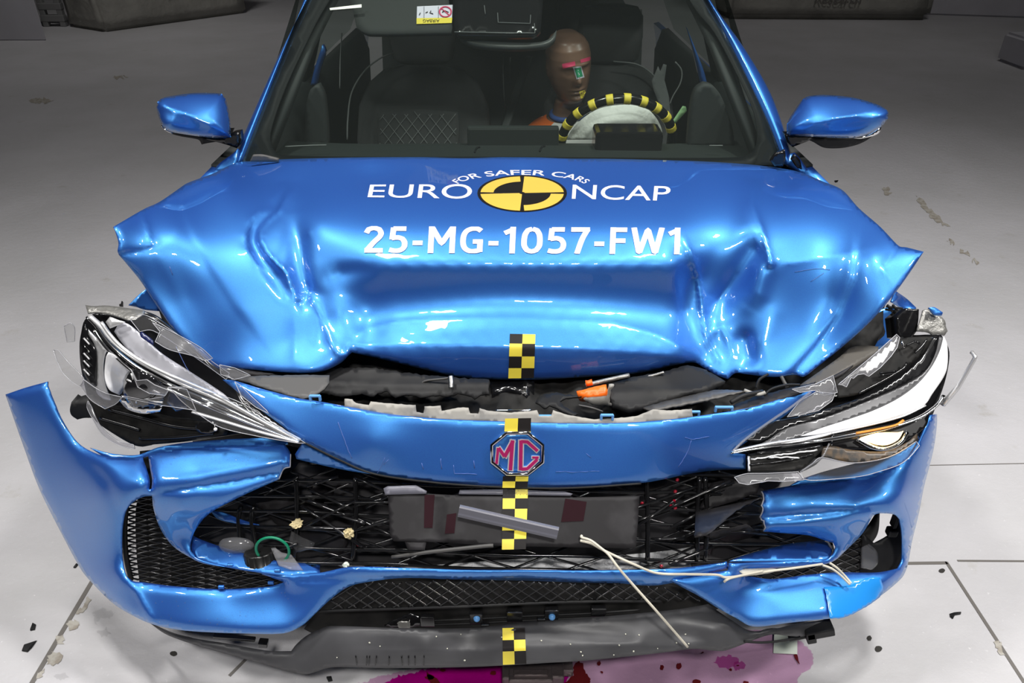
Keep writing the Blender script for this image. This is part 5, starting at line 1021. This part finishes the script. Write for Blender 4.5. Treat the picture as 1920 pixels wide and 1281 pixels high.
for q, m, r in (([(845, 706, .14), (846, 716, .13), (846, 728, .12)], 'steel', .006), ([(790, 720, .15), (800, 714, .15), (836, 710, .145), (842, 707, .145)], 'grey_plastic', .0025), ([(930, 770, .07), (960, 770, .065), (996, 769, .065)], 'chrome', .002), ([(968, 738, .17), (990, 737, .17), (993, 740, .17)], 'silver', .002), ([(1085, 760, .07), (1110, 765, .06), (1130, 772, .06)], 'grey_plastic', .002),
                ([(1098, 723, .14), (1130, 715, .15), (1180, 704, .16)], 'film', .005), ([(1200, 709, .17), (1225, 704, .17), (1245, 698, .17)], 'film', .003), ([(1433, 742, .10), (1446, 730, .11), (1475, 722, .12), (1500, 722, .12)], 'black', .003), ([(1465, 706, .15), (1470, 716, .14), (1476, 726, .13)], 'grey_plastic', .004),
                ([(1370, 755, .07), (1395, 742, .08), (1430, 735, .10)], 'black', .005), ([(1395, 732, .10), (1420, 740, .09), (1435, 736, .09)], 'raw_plastic', .004), ([(1418, 728, .12), (1424, 712, .13), (1440, 702, .14)], 'black', .003)):
    tube('loose_wire', pline(q, n=12), r, m, CAR, 6)
ep('rubber_flap', [(1355, 770), (1380, 758), (1420, 742), (1470, 730), (1530, 716), (1500, 736), (1440, 756), (1390, 770)], 'dusty', fld3((1355, 770, .06), (1530, 716, .13), (1440, 756, .07)))
ep('rubber_flap', [(440, 690), (475, 696), (520, 702), (480, 706), (455, 702)], 'dusty', fld3((440, 690, .15), (520, 702, .15), (480, 706, .14)))
# ================================================================== CABIN SEEN THROUGH THE WINDSCREEN
loft('dashboard', [[wpt(x*.72, y+.10*x*x*(1 if y < 1.1 else .2), z-.012*x*x) for x in np.linspace(-1, 1, 17)] for y, z in ((.86, .905), (.95, .906), (1.08, .900), (1.155, .888), (1.19, .86), (1.20, .80), (1.16, .70), (1.12, .50))], 'dash', CAR)
for s in (-1, 1):
    loft('door_trim', [[wpt(s*.83, y, .30), wpt(s*.81, y, .6), wpt(s*.80, y, .80), wpt(s*.83, y, .90), wpt(s*.86, y, .905)] for y in (.88, 1.2, 1.9, 2.6, 3.2)], 'trim_dark', CAR, th=.01)
    loft('pillar_trim', [[wpt(s*(.70), .95, .93), wpt(s*.74, 1.05, .93)], [wpt(s*.625, 1.28, 1.16), wpt(s*.68, 1.36, 1.16)], [wpt(s*.53, 1.62, 1.37), wpt(s*.60, 1.68, 1.36)]], 'trim_dark', CAR, th=.02)
loft('headliner', [[wpt(x*.62, y, z-.05*x*x) for x in np.linspace(-1, 1, 9)] for y, z in ((1.60, 1.365), (1.9, 1.42), (2.4, 1.44), (3.1, 1.36))], 'trim_dark', CAR, th=.01)
loft('rear_trim', [[wpt(x*.74, 3.28, .4), wpt(x*.72, 3.30, .9), wpt(x*.60, 3.24, 1.05), wpt(x*.56, 3.18, 1.30)] for x in np.linspace(-1, 1, 7)], 'trim_dark', CAR, th=.02)
pt_ = lambda x, y, yy: Vector(pt(x, y, y=yy))
# seats
def seat(cx, w, lean=0.0):
    rows = []
    for z, y, hw, dp in ((.45, 1.62, .24, .07), (.60, 1.66, .255, .075), (.75, 1.72, .262, .07), (.86, 1.76, .25, .06), (.94, 1.79, .21, .05), (.985, 1.81, .15, .035), (1.0, 1.815, .08, .015)):
        rows.append([wpt(cx+hw*w*math.copysign(abs(math.cos(a))**.6, math.cos(a)), y+dp*math.copysign(abs(math.sin(a))**.7, math.sin(a))-.03*abs(math.cos(a))**3, z) for a in np.linspace(0, 2*math.pi, 29)[:-1]])
    o = loft('seat', rows, 'fabric', CAR, close_u=True, caps=True)
    hr_ = [[wpt(cx+hw*math.copysign(abs(math.cos(a))**.5, math.cos(a)), 1.82+dp*math.copysign(abs(math.sin(a))**.6, math.sin(a)), z) for a in np.linspace(0, 2*math.pi, 25)[:-1]] for z, hw, dp in ((1.0, .09, .03), (1.02, .115, .05), (1.10, .125, .055), (1.17, .12, .05), (1.20, .10, .035), (1.21, .05, .01))]
    h = loft('headrest', hr_, 'fabric', o, close_u=True, caps=True)
    h.matrix_parent_inverse = Matrix.Identity(4)
    return o
sp_ = seat(-.34, 1.0); sd_ = seat(.37, 1.0)
QF = Field([(700, 205, 1.66), (865, 205, 1.66), (780, 275, 1.62)])
quilt = patch('quilted_panel', [(707, 212), (780, 205), (858, 210), (861, 240), (858, 290), (708, 290)], QF, 'fabric', sp_, step=12, th=.02, off=.0)
tubes('diamond_stitching', lattice_lines([(710, 214), (780, 208), (856, 213), (858, 286), (711, 286)], QF, [(52, 17.5), (-52, 17.5)], .003), .0016, 'quilt', sp_, 4)
tube('seat_piping', on_field(Field([(650, 240, 1.62), (700, 110, 1.72), (900, 200, 1.70)]), [(651, 262), (652, 225), (659, 175), (682, 135), (712, 110), (740, 98)], .03), .003, 'quilt', sp_, 5)
tube('seat_piping', on_field(Field([(1250, 240, 1.62), (1200, 110, 1.72), (1000, 200, 1.70)]), [(1150, 115), (1195, 121), (1226, 142), (1246, 175), (1254, 215)], .03), .003, 'quilt', sd_, 5)
loft('rear_bench', [[wpt(x*.66, y, z) for x in np.linspace(-1, 1, 9)] for y, z in ((2.6, .5), (2.72, .55), (2.85, .9), (2.92, 1.02), (2.98, 1.0))], 'fabric', CAR, th=.05)
boxes('rear_headrest', [((-.35, 2.92, 1.08), (.24, .08, .14))], 'fabric', CAR, .03); boxes('rear_headrest', [((.35, 2.92, 1.08), (.24, .08, .14))], 'fabric', CAR, .03)
# belts, wires and blue door frames at the sides
def ribbon(name, pts, w, m, parent=CAR, th=.002): P = pline(pts, n=14); return tube(name, P, w, m, parent, 6, flat_=.15)
ribbon('seat_belt', [(992, 105, 1.86), (970, 170, 1.75), (944, 245, 1.6)], .018, 'trim_dark')
for q in ([(943, 100, 1.8), (944, 150, 1.75), (947, 205, 1.7)], [(957, 108, 1.9), (955, 150, 1.85)], [(641, 62, 1.75), (638, 110, 1.72), (637, 166, 1.68)]): tube('belt_edge', pline(q, n=12), .0022, 'quilt', CAR, 5)
tube('curtain_wire', pline([(1266, 116, 1.5), (1278, 132, 1.5), (1276, 155, 1.5), (1262, 180, 1.5), (1256, 195, 1.5)], n=16), .0025, 'quilt', CAR, 5)
patch('torn_cloth', [(1222, 152), (1228, 138), (1234, 124), (1238, 134), (1244, 120), (1250, 122), (1246, 150), (1254, 180), (1258, 225), (1250, 236), (1240, 205), (1226, 170)], flat(1.58), mat('grey_torn_cloth', (.16, .17, .17), .8), CAR, step=6, th=.003, curve=False)
patch('hanging_strip', [(1258, 232), (1280, 199), (1286, 200), (1288, 208), (1266, 232)], flat(1.36), 'leaf', CAR, step=6, th=.003, curve=False)
for ol in ([(604, 85), (610, 98), (600, 130), (594, 160), (582, 160), (590, 128)], [(1288, 52), (1304, 92), (1318, 128), (1327, 160), (1315, 161), (1302, 102)]):
    patch('door_frame', ol, flat(1.62), 'paint', CAR, step=8, th=.03)
patch('door_corner', [(1297, 200), (1306, 170), (1322, 158), (1338, 162), (1354, 184), (1372, 235), (1378, 275), (1290, 275)], flat(1.12), 'trim_dark', CAR, step=9, th=.04)
patch('door_corner', [(570, 275), (574, 200), (582, 168), (596, 160), (606, 180), (612, 230), (614, 275)], flat(1.16), 'trim_dark', CAR, step=9, th=.04)
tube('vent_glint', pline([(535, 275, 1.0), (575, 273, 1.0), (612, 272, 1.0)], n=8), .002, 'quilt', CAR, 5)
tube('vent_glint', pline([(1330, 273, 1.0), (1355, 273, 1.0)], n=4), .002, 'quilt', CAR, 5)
# screen and instrument hood
boxes('display_screen', [(tuple(pt(962, 262, y=1.12)), (.285, .03, .085))], 'dash', CAR, .008)
boxes('instrument_hood', [(tuple(pt(1175, 262, y=1.10)), (.205, .12, .075))], 'gloss_black', CAR, .014)
for (x, y) in ((890, 280), (1012, 278)): tube('wiper_mark', pline([(x, y+6, .93), (x+4, y-2, .95), (x+10, y-4, .95)], n=6), .003, 'frit', CAR, 5)
# steering wheel with taped rim and burst airbag
WC = Vector((.352, 1.30, .845)); TL = math.radians(25); ux = Vector((1, 0, 0)); uz = Vector((0, -math.sin(TL), math.cos(TL)))
def rim(a0, a1, n): return [WC+ux*(.186*math.sin(a))+uz*(.182*math.cos(a)) for a in np.linspace(a0, a1, n)]
sw = tube('steering_wheel', rim(0, 2*math.pi*47/48, 48), .0165, 'gloss_black', CAR, 10, True)
for k in (-7, -5.6, -4.1, -2.6, -1.1, .35, 1.8, 3.2, 4.6, 6.0): tube('rim_tape', rim(math.radians(k*11.5-3.3), math.radians(k*11.5+3.3), 6), .0175, 'yellow', sw, 10)
AF = Field([(1070, 250, 1.34), (1240, 250, 1.34), (1150, 200, 1.31), (1155, 235, 1.25), (1200, 225, 1.27), (1110, 235, 1.28)], [('v', -.006, 8, [(1110, 250), (1150, 215), (1200, 205)]), ('v', .006, 8, [(1100, 225), (1160, 240), (1230, 235)])])
patch('airbag', [(1062, 262), (1070, 246), (1094, 221), (1128, 202), (1175, 196), (1208, 201), (1228, 218), (1240, 240), (1243, 262)], AF, 'airbag', sw, step=7, th=.01)
tube('column', [WC, WC+Vector((0, -.15, -.08))], .04, 'dash', sw, 10)
# sensor box, mirror, visor label, screen label behind the glass
sb = patch('sensor_housing', [(851, -40), (849, 20), (853, 60), (860, 64), (1000, 64), (1014, 54), (1018, 0), (1018, -40)], WSF, 'gloss_black', CAR, step=14, th=.02, off=-.02)
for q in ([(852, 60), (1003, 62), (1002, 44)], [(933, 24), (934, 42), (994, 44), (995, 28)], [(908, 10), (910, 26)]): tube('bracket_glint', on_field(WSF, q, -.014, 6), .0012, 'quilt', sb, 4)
patch('room_mirror', [(862, 70), (900, 76), (980, 80), (1024, 76), (1044, 56), (1040, 72), (1020, 84), (960, 88), (890, 82)], WSF, mat('mirror_shell', (.06, .065, .062), .4), CAR, step=8, th=.02, off=-.06)
sv = patch('sun_visor', [(655, -10), (840, -10), (848, 50), (846, 60), (690, 62), (668, 50)], WSF, mat('visor_cloth', (.026, .03, .029), .8), CAR, step=14, th=.015, off=-.03)
lb = patch('warning_label', [(782, 12), (849, 9), (847, 43), (781, 45)], WSF, 'white_vinyl', sv, step=9, th=.0, off=-.027, curve=False)
lay_kw = dict(parent=sv)
patch('label_bar', [(781, 34), (848, 33), (847, 43), (781, 45)], WSF, 'yellow', sv, step=9, th=.0, off=-.0255, curve=False)
word('label_text', 'AIRBAG', [(825, 36), (794, 36.5), (794, 42), (825, 42)], 0, 'logo_black', sv, WSF)
bpy.data.objects.remove(bpy.data.objects['label_text'])
v, f, s = glyphs('AIRBAG', 0.0, .3); q = quad_map(v, [(824, 36), (793, 36.5), (793, 42), (824, 42)]); lay('label_text', q, f, WSF, 'logo_black', sv, -.0245)
ring_ = [(835+11*math.cos(a), 22+9.5*math.sin(a)) for a in np.linspace(0, 2*math.pi, 25)[:-1]]
tube('label_ring', WSF.at(*np.array(ring_).T, -.0245), .0022, 'pink_paint', sv, 5, True)
tube('label_ring', on_field(WSF, [(828, 16), (842, 28)], -.0245), .0018, 'pink_paint', sv, 5)
for q in ([(829, 23), (834, 20), (841, 23)], [(798, 24), (802, 22)], [(808, 20), (806, 24), (812, 26)], [(786, 28), (788, 24)]): tube('label_figure', on_field(WSF, q, -.0245), .0015, 'logo_black', sv, 4)
for x in (795, 822): tube('label_line', on_field(WSF, [(x, 12), (x, 34)], -.0245), .0006, 'strip', sv, 4)
patch('glass_label', [(618, 15), (678, 8), (678, 14), (619, 19)], WSF, 'paper', ws, step=6, th=.0, off=.006, curve=False)

# ================================================================== CRASH TEST DUMMY
DUM = thing('crash_test_dummy', 'brown faced crash test dummy in orange and white shirt slumped behind the steering wheel', 'dummy', (.215, 1.62, .60))
bpy.context.view_layer.update()
DINV = DUM.matrix_world.inverted()
rp_ = [(-.42, .17, .11, .11, .06), (-.30, .185, .115, .11, .05), (-.20, .20, .11, .105, .04), (-.15, .185, .10, .10, .035), (-.115, .14, .082, .088, .03), (-.09, .072, .058, .07, .025), (-.06, .056, .048, .06, .02), (-.03, .052, .046, .058, .014), (-.012, .050, .052, .056, .006), (-.002, .044, .072, .052, 0), (.008, .044, .083, .05, 0), (.02, .052, .088, .054, 0), (.045, .062, .090, .070, 0), (.07, .069, .092, .084, 0),
       (.10, .074, .094, .094, 0), (.13, .077, .094, .10, 0), (.16, .077, .092, .10, 0), (.19, .071, .084, .095, 0), (.212, .058, .068, .080, 0), (.228, .036, .042, .052, 0), (.2345, .012, .014, .018, 0)]
rp_ = np.array(rp_); Z = np.concatenate([np.linspace(-.42, -.06, 22), np.linspace(-.05, .235, 80)[:-1]])
def body_ring(z, grow=0.0):
    rx, fr_, bk, oy = [np.interp(z, rp_[:, 0], rp_[:, i]) for i in (1, 2, 3, 4)]
    out = []
    for a in np.linspace(0, 2*math.pi, 65)[:-1]:
        sx, cy = math.sin(a), math.cos(a)                      # cy=1 looks to the front (-y)
        e = .88 if z > 0 else .95
        x = (rx+grow)*math.copysign(abs(sx)**e, sx); y = -(fr_+grow)*math.copysign(abs(cy)**e, cy) if cy > 0 else -(bk+grow)*math.copysign(abs(cy)**e, cy)
        y += oy; d = 0.0
        if grow == 0 and z > -.01:
            g = lambda x0, z0, sx_, sz_: math.exp(-((x-x0)/sx_)**2-((z-z0)/sz_)**2)
            if cy > 0:
                d += .024*g(0, .088, .012, .016)+.012*g(0, .112, .008, .02)                              # nose
                d -= .010*(g(.033, .124, .017, .011)+g(-.033, .124, .017, .011))                          # eye sockets
                d += .005*(g(.033, .122, .011, .006)+g(-.033, .122, .011, .006))                          # eyelids
                d += .006*(g(.03, .142, .026, .007)+g(-.03, .142, .026, .007))                            # brow
                d += .008*g(0, .056, .022, .005)+.008*g(0, .044, .019, .005)-.005*g(0, .050, .022, .003)  # lips
                d += .007*g(0, .018, .02, .012)-.004*g(0, .033, .02, .006)                                # chin
            if abs(sx) > .8:
                ey = y-.012; d2 = .013*math.exp(-(ey/.014)**2-((z-.105)/.026)**2)*(1-.5*math.exp(-(ey/.007)**2-((z-.105)/.012)**2)); x += math.copysign(d2, x)
        y -= d
        out.append((x, y, z))
    return out
HEADM = Matrix.Translation(pt_(1069, 188, 1.60)+Vector((0, .04, .005))) @ Matrix.Rotation(math.radians(17), 4, 'Z') @ Matrix.Rotation(math.radians(7), 4, 'X') @ Matrix.Rotation(math.radians(-7), 4, 'Y')
def dchild(o): o.matrix_parent_inverse = DINV.copy(); return o
tr = lambda R: [[tuple(HEADM @ Vector(p)) for p in r] for r in R]
body = dchild(loft('body', tr([body_ring(z) for z in Z]), 'skin', DUM, close_u=True, caps=True))
SH = tr([body_ring(z, .012) for z in np.linspace(-.42, -.085, 26)])
v, f = loft_geo(SH, True)
cen = [np.mean([v[i] for i in q], 0) for q in f]; inv = HEADM.inverted()
shirt = dchild(mesh_obj('shirt', v, [q[::-1] for q in f], ['shirt_white', 'shirt_orange'], DUM, True, 'orange and white shirt', [1 if (inv @ Vector(c)).x < -.088+.25*((inv @ Vector(c)).z+.12) else 0 for c in cen])); solid(shirt, .004)
for s in (-1, 1):
    P = [HEADM @ Vector(q) for q in ((s*.165, .03, -.185), (s*.195, .02, -.21), (s*.225, -.02, -.30), (s*.23, -.07, -.38))]
    dchild(tube('sleeve', P, [.062, .066, .06, .056], 'shirt_orange', DUM, 14))
dchild(tube('collar', [HEADM @ Vector((.064*math.sin(a), .022-.062*math.cos(a), -.075)) for a in np.linspace(0, 2*math.pi, 25)[:-1]], .010, mat('blue_collar', (.05, .12, .4), .6), DUM, 8, True))
from mathutils.bvhtree import BVHTree
bt = BVHTree.FromPolygons([tuple(x.co) for x in body.data.vertices], [tuple(p.vertices) for p in body.data.polygons])
def face_patch(name, ol, m, off=.0012):
    v, f, _ = tri_fill(smooth_line(ol, True, 2.5, 10), (), 3.0); P = []
    for x, y in v:
        r = Vector(ray(x, y)); h = bt.ray_cast(Vector(CAM), r)
        P.append(np.array(h[0] if h[0] else bt.find_nearest(Vector(CAM)+r*2.75)[0])-np.array(r)*off)
    P = np.array(P); f = np.array([t if np.cross(P[t[1]]-P[t[0]], P[t[2]]-P[t[0]]) @ (CAM-P[t[0]]) > 0 else t[::-1] for t in f])
    return dchild(mesh_obj(name, P, f, m, DUM, True))
face_patch('face_marking', [(1054, 120), (1078, 115), (1079, 123), (1055, 129)], 'pink_paint'); face_patch('face_marking', [(1088, 112), (1107, 106), (1108, 113), (1089, 118)], 'pink_paint')
face_patch('nose_marking_border', [(1074, 126), (1090, 124), (1096, 145), (1081, 149)], 'white_vinyl'); face_patch('nose_marking', [(1077, 128), (1089, 126.5), (1093, 143), (1082, 146)], 'green_paint', .002)
face_patch('chin_marking', [(1086, 171), (1102, 168), (1105, 182), (1089, 185)], 'yellow')
# ================================================================== LOOSE THINGS
def reorigin(o):
    """put the origin of a one-mesh thing at the middle of its base"""
    me = o.data; c = np.array([v.co for v in me.vertices]); b = Vector(((c[:, 0].min()+c[:, 0].max())/2, (c[:, 1].min()+c[:, 1].max())/2, c[:, 2].min()))
    me.transform(Matrix.Translation(-b)); o.location = b; return o
tag(tube('cord', pline([(1091, 1004, -.125), (1091, 1008, -.13), (1108, 1014, -.142), (1128, 1029, -.155), (1141, 1040, -.168), (1158, 1063, -.185), (1188, 1098, -.20), (1236, 1152, -.22), (1289, 1213, -.222)], n=50), .0026, 'cord', None, 8), 'cream cord hanging straight down from the plate carrier over the front lip', 'cord')
tag(tube('cord', pline([(1088, 1014, -.125), (1108, 1019, -.132), (1126, 1029, -.142), (1150, 1041, -.142), (1190, 1059, -.16), (1232, 1075, -.165), (1290, 1077, -.165), (1343, 1078, -.155), (1362, 1083, -.15), (1401, 1078, -.135), (1452, 1070, -.125), (1485, 1066, -.115), (1542, 1058, -.10)], n=70), .0026, 'cord', None, 8), 'cream cord trailing sideways along the blue lower rail from the plate carrier', 'cord')
tag(tube('cord', pline([(1358, 1091, -.165), (1363, 1087, -.165), (1374, 1083, -.155), (1401, 1077, -.14), (1430, 1071, -.13)], n=24), .0026, 'cord', None, 8), 'short cream cord end curling over the driver side bumper blade', 'cord')
tag(tube('cord', pline([(1542, 1060, -.10), (1560, 1067, -.105), (1576, 1079, -.11), (1593, 1096, -.12)], n=24), .0026, 'cord', None, 8), 'lower of two cream cord ends running under the light blue tape', 'cord')
tag(tube('cord', pline([(1556, 1056, -.095), (1570, 1066, -.10), (1584, 1080, -.105), (1596, 1094, -.118)], n=24), .0026, 'cord', None, 8), 'upper of two cream cord ends running under the light blue tape', 'cord')
wt = patch('cloth_tag', [(1386, 1071), (1394, 1067), (1450, 1066), (1460, 1068), (1440, 1074), (1400, 1078)], Field([(1386, 1071, -.125), (1460, 1067, -.11), (1400, 1079, -.14)]), 'cord', None, step=6, th=.002)
tag(reorigin(wt), 'small cream cloth tag tucked under the rail of the driver side bumper', 'tag')
sa, sb = [np.array(pt(x, y, y=w)) for x, y, w in ((861, 956, -.104), (1046, 998, -.134))]
sx = (sb-sa)/np.linalg.norm(sb-sa); sn = np.array((0, -1, .15)); sn = sn-sx*(sn@sx); sn /= np.linalg.norm(sn); sy = np.cross(sn, sx); sy *= math.copysign(1, sy[2])
prof = [(-.0125, 0), (-.0125, .007), (-.006, .009), (-.002, .008), (.010, .008), (.0125, .006), (.0125, 0)]
gs = loft('rubber_strip', [[p+sy*u+sn*w for u, w in prof] for p in (sa, sa+(sb-sa)*.5, sb)], 'strip', None, close_u=True, caps=True); gs.data.shade_flat()
tag(reorigin(gs), 'grey rubber strip lying slantwise across the black plate carrier', 'strip')
# filler cap with its green sealing ring
cc = V(490, 1052, y=-.06); CAP = thing('filler_cap', 'black ribbed filler cap with a green ring lying in the grille corner', 'cap', tuple(cc))
CM = Matrix.Rotation(math.radians(-22), 4, 'X') @ Matrix.Rotation(math.radians(-5), 4, 'Y')
rows = []
for r, z in ((.002, .021), (.026, .021), (.0285, .024), (.033, .024), (.0345, .021), (.0345, -.006), (.037, -.008), (.037, -.013), (.030, -.015), (.002, -.015)):
    rib = 1 if -.007 < z < .022 and r > .034 else 0
    rows.append([tuple(CM @ Vector(((r-.0018*rib*(j % 8 < 1))*math.cos(2*math.pi*j/96), (r-.0018*rib*(j % 8 < 1))*math.sin(2*math.pi*j/96), z))) for j in range(96)])
loft('cap_body', rows, mat('black_cap', (.012, .012, .012), .28), CAP, close_u=True)
gc = np.array(V(511, 1032, y=-.075))-np.array(cc)
tube('seal_ring', [Vector(gc)+Vector((.035*math.cos(a), .004*math.sin(a), .034*math.sin(a))) for a in np.linspace(-.9, 3.6, 40)], .0030, 'green', CAP, 8)
def dome_lens(name, px, py, y, rx, rz, label):
    rows = []; c = V(px, py, y=y)
    for k in range(9):
        a = math.pi/2*k/8; rows.append([c+Vector((rx*math.cos(a)*math.cos(b), -rx*.55*math.sin(a), rz*math.cos(a)*math.sin(b))) for b in np.linspace(0, 2*math.pi, 33)[:-1]])
    o = loft(name, rows, 'shard', None, close_u=True, th=.002); return tag(reorigin(o), label, 'lens')
dome_lens('lens_bowl', 444, 1021, -.03, .038, .022, 'small clear domed lens lying beside the black filler cap')
sh = patch('plastic_shard', [(508, 1028), (516, 1027), (528, 1036), (546, 1040), (560, 1058), (568, 1069), (545, 1068), (522, 1060)], Field([(508, 1028, -.05), (568, 1069, -.11), (522, 1060, -.095)]), 'shard', None, step=6, th=.003, curve=False)
tag(reorigin(sh), 'clear broken plastic shard leaning behind the green ring', 'shard')
sh = patch('plastic_shard', [(546, 996), (566, 1008), (590, 1018), (584, 1030), (556, 1036), (542, 1016)], Field([(546, 996, -.03), (590, 1018, -.05), (556, 1036, -.06)]), 'clear', None, step=6, th=.003, curve=False)
tag(reorigin(sh), 'thin clear plastic shard caught in the grille above the filler cap', 'shard')
def chunk(name, px, py, y, r, m, label, cat, seed=0, flat_=1.0):
    rg = np.random.default_rng(seed); bm = bmesh.new(); bmesh.ops.create_icosphere(bm, subdivisions=3, radius=r)
    for v in bm.verts: v.co *= 1+rg.uniform(-.4, .35); v.co.z *= flat_
    bmesh.ops.transform(bm, matrix=Matrix.Translation(V(px, py, y=y)), verts=bm.verts)
    o = bm_obj(name, bm, m, None, False); return tag(reorigin(o), label, cat)
chunk('foam_scrap', 654, 1000, -.075, .010, 'foam', 'pale torn foam scrap stuck in the grille beside the plate carrier', 'foam', 1)
chunk('foam_scrap', 556, 982, -.03, .012, 'foam', 'flat straw coloured splinter on the grille above the filler cap', 'foam', 2, .3)
chunk('foam_scrap', 648, 1060, -.10, .006, 'paper', 'tiny white crumb on the lower grille ledge', 'crumb', 3)
def shard(name, ol, label, m='black', h=.008, cat='debris', seed=0):
    rg = np.random.default_rng(seed); P = [pt(x, y, z=0) for x, y in ol]; c = np.mean(P, 0); n = len(P)
    vs = [(p-c)+(0, 0, .0015) for p in P]+[(p-c)*.85+(0, 0, h*rg.uniform(.5, 1)) for p in P]
    fs = [tuple(range(n))[::-1], tuple(range(n, 2*n))]+[(i, (i+1) % n, n+(i+1) % n, n+i) for i in range(n)]
    o = mesh_obj(name, vs, fs, m, None, False); o.location = (c[0], c[1], 0); bm = bmesh.new(); bm.from_mesh(o.data); bmesh.ops.recalc_face_normals(bm, faces=bm.faces); bm.to_mesh(o.data); bm.free()
    return tag(o, label, cat)
shard('plastic_chip', [(57, 1184), (62, 1169), (68, 1172), (66, 1182)], 'small black chip on the floor above the larger wedge beside the floor seam')
shard('plastic_chip', [(41, 1222), (46, 1212), (70, 1202), (60, 1216), (52, 1224)], 'black wedge shaped chip on the floor at the outer side of the seam', seed=1)
shard('plastic_chip', [(138, 1066), (144, 1058), (147, 1060), (142, 1066)], 'tiny black chip on the floor touching the splayed blue bumper corner', seed=2)
shard('plastic_chip', [(1780, 1152), (1788, 1150), (1802, 1150), (1801, 1153), (1790, 1155), (1786, 1162), (1781, 1158)], 'black angled chip on the clean floor between the two seams', seed=3)
shard('plastic_chip', [(612, 1272), (622, 1270), (624, 1278), (616, 1280)], 'black bolt head on the floor in front of the lip', seed=4)
shard('plastic_chip', [(224, 575), (228, 574), (229, 567), (231, 567), (231, 576)], 'tiny black hook on the floor behind the broken headlight', seed=5, h=.012)
shard('plastic_chip', [(1384+180, 340), (1392+180, 339), (1390+180, 342), (1386+180, 343)], 'tiny dark speck on the floor by the driver side mirror', seed=6)
pp = mesh_obj('paper_square', [pt(x, y, z=.004) for x, y in ((1450, 1225), (1495, 1227), (1495, 1180), (1452, 1184))]+[pt(x, y, z=.0055) for x, y in ((1450, 1225), (1495, 1227), (1495, 1180), (1452, 1184))],
              [(3, 2, 1, 0), (4, 5, 6, 7), (0, 1, 5, 4), (1, 2, 6, 5), (2, 3, 7, 6), (3, 0, 4, 7)], 'paper', None, False)
tag(reorigin(pp), 'pale green paper square on the floor under the lip bracket', 'paper')
# coolant on the floor
PUD = thing('coolant_puddle', 'pink and magenta coolant puddle with dark red spots under the front lip', 'puddle', tuple(pt(1050, 1262, z=0)))
bpy.context.view_layer.update(); PI_ = PUD.matrix_world.inverted()
def pud(name, ol, m, z, rough=1.5, label=None): o = blotch(name, ol, m, PUD, rough, z); o.matrix_parent_inverse = PI_.copy(); return o
pud('pale_film', [(640, 1300), (690, 1276), (740, 1262), (860, 1240), (960, 1215), (1200, 1195), (1400, 1180), (1470, 1188), (1506, 1206), (1524, 1230), (1522, 1250), (1500, 1266), (1492, 1285), (1470, 1310), (1380, 1330), (900, 1340), (660, 1330)], glass_material('pale_pink_film', (.90, .70, .85), .35, .25), .0022)
pud('magenta_pool', [(690, 1300), (740, 1272), (790, 1258), (860, 1248), (960, 1238), (1030, 1246), (1064, 1256), (1070, 1264), (1050, 1290), (960, 1320), (720, 1320)], glass_material('magenta_film', (.86, .06, .66), .4, .12), .0030)
RED = mat('dark_red_coolant', (.10, .008, .010), .2, coat=.6)
pud('red_pool', [(1085, 1238), (1092, 1245), (1094, 1254), (1100, 1262), (1106, 1272), (1104, 1300), (1050, 1300), (1060, 1280), (1076, 1266), (1075, 1250)], RED, .0036, 1.2)
for ol in (ell(925, 1262, 6, 4), ell(806, 1270, 9, 5), [(800, 1258), (808, 1266), (822, 1276), (830, 1290), (812, 1290), (802, 1272)], ell(956, 1277, 10, 4), ell(1123, 1244, 4, 5), ell(1129, 1261, 3, 2), ell(1273, 1249, 5, 6), ell(1241, 1252, 4, 5), ell(1370, 1256, 3, 3), ell(1383, 1248, 3, 2),
           [(1488, 1228), (1494, 1226), (1498, 1238), (1500, 1246), (1494, 1240)], ell(1306, 1278, 8, 4), ell(1398, 1280, 5, 3), ell(1318, 1224, 2.5, 2), ell(830, 1257, 5, 3)):
    pud('red_spot', ol, RED, .0036, .6)
for cx, cy, rx, ry in ((1362, 1242, 22, 12), (1385, 1246, 12, 8)): pud('magenta_stain', ell(cx, cy, rx, ry), glass_material('light_magenta_film', (.88, .5, .78), .3, .25), .0027, 2.5)
CLR = glass_material('water_film', (.93, .93, .93), .8, .05)
for k, ol in enumerate(([(172, 1150), (190, 1138), (214, 1150), (206, 1162), (190, 1158), (180, 1172)], [(180, 1184), (200, 1176), (208, 1190), (192, 1196)], [(100, 1268), (116, 1262), (130, 1270), (112, 1276)])):
    o = blotch('water_splash', ol, CLR, None, 1.5, .0018); tag(reorigin(o), ('largest wet patch on the floor beside the bumper corner', 'smaller wet patch on the floor below the largest one', 'wet patch on the floor at the picture corner by the seam')[k], 'wet patch')
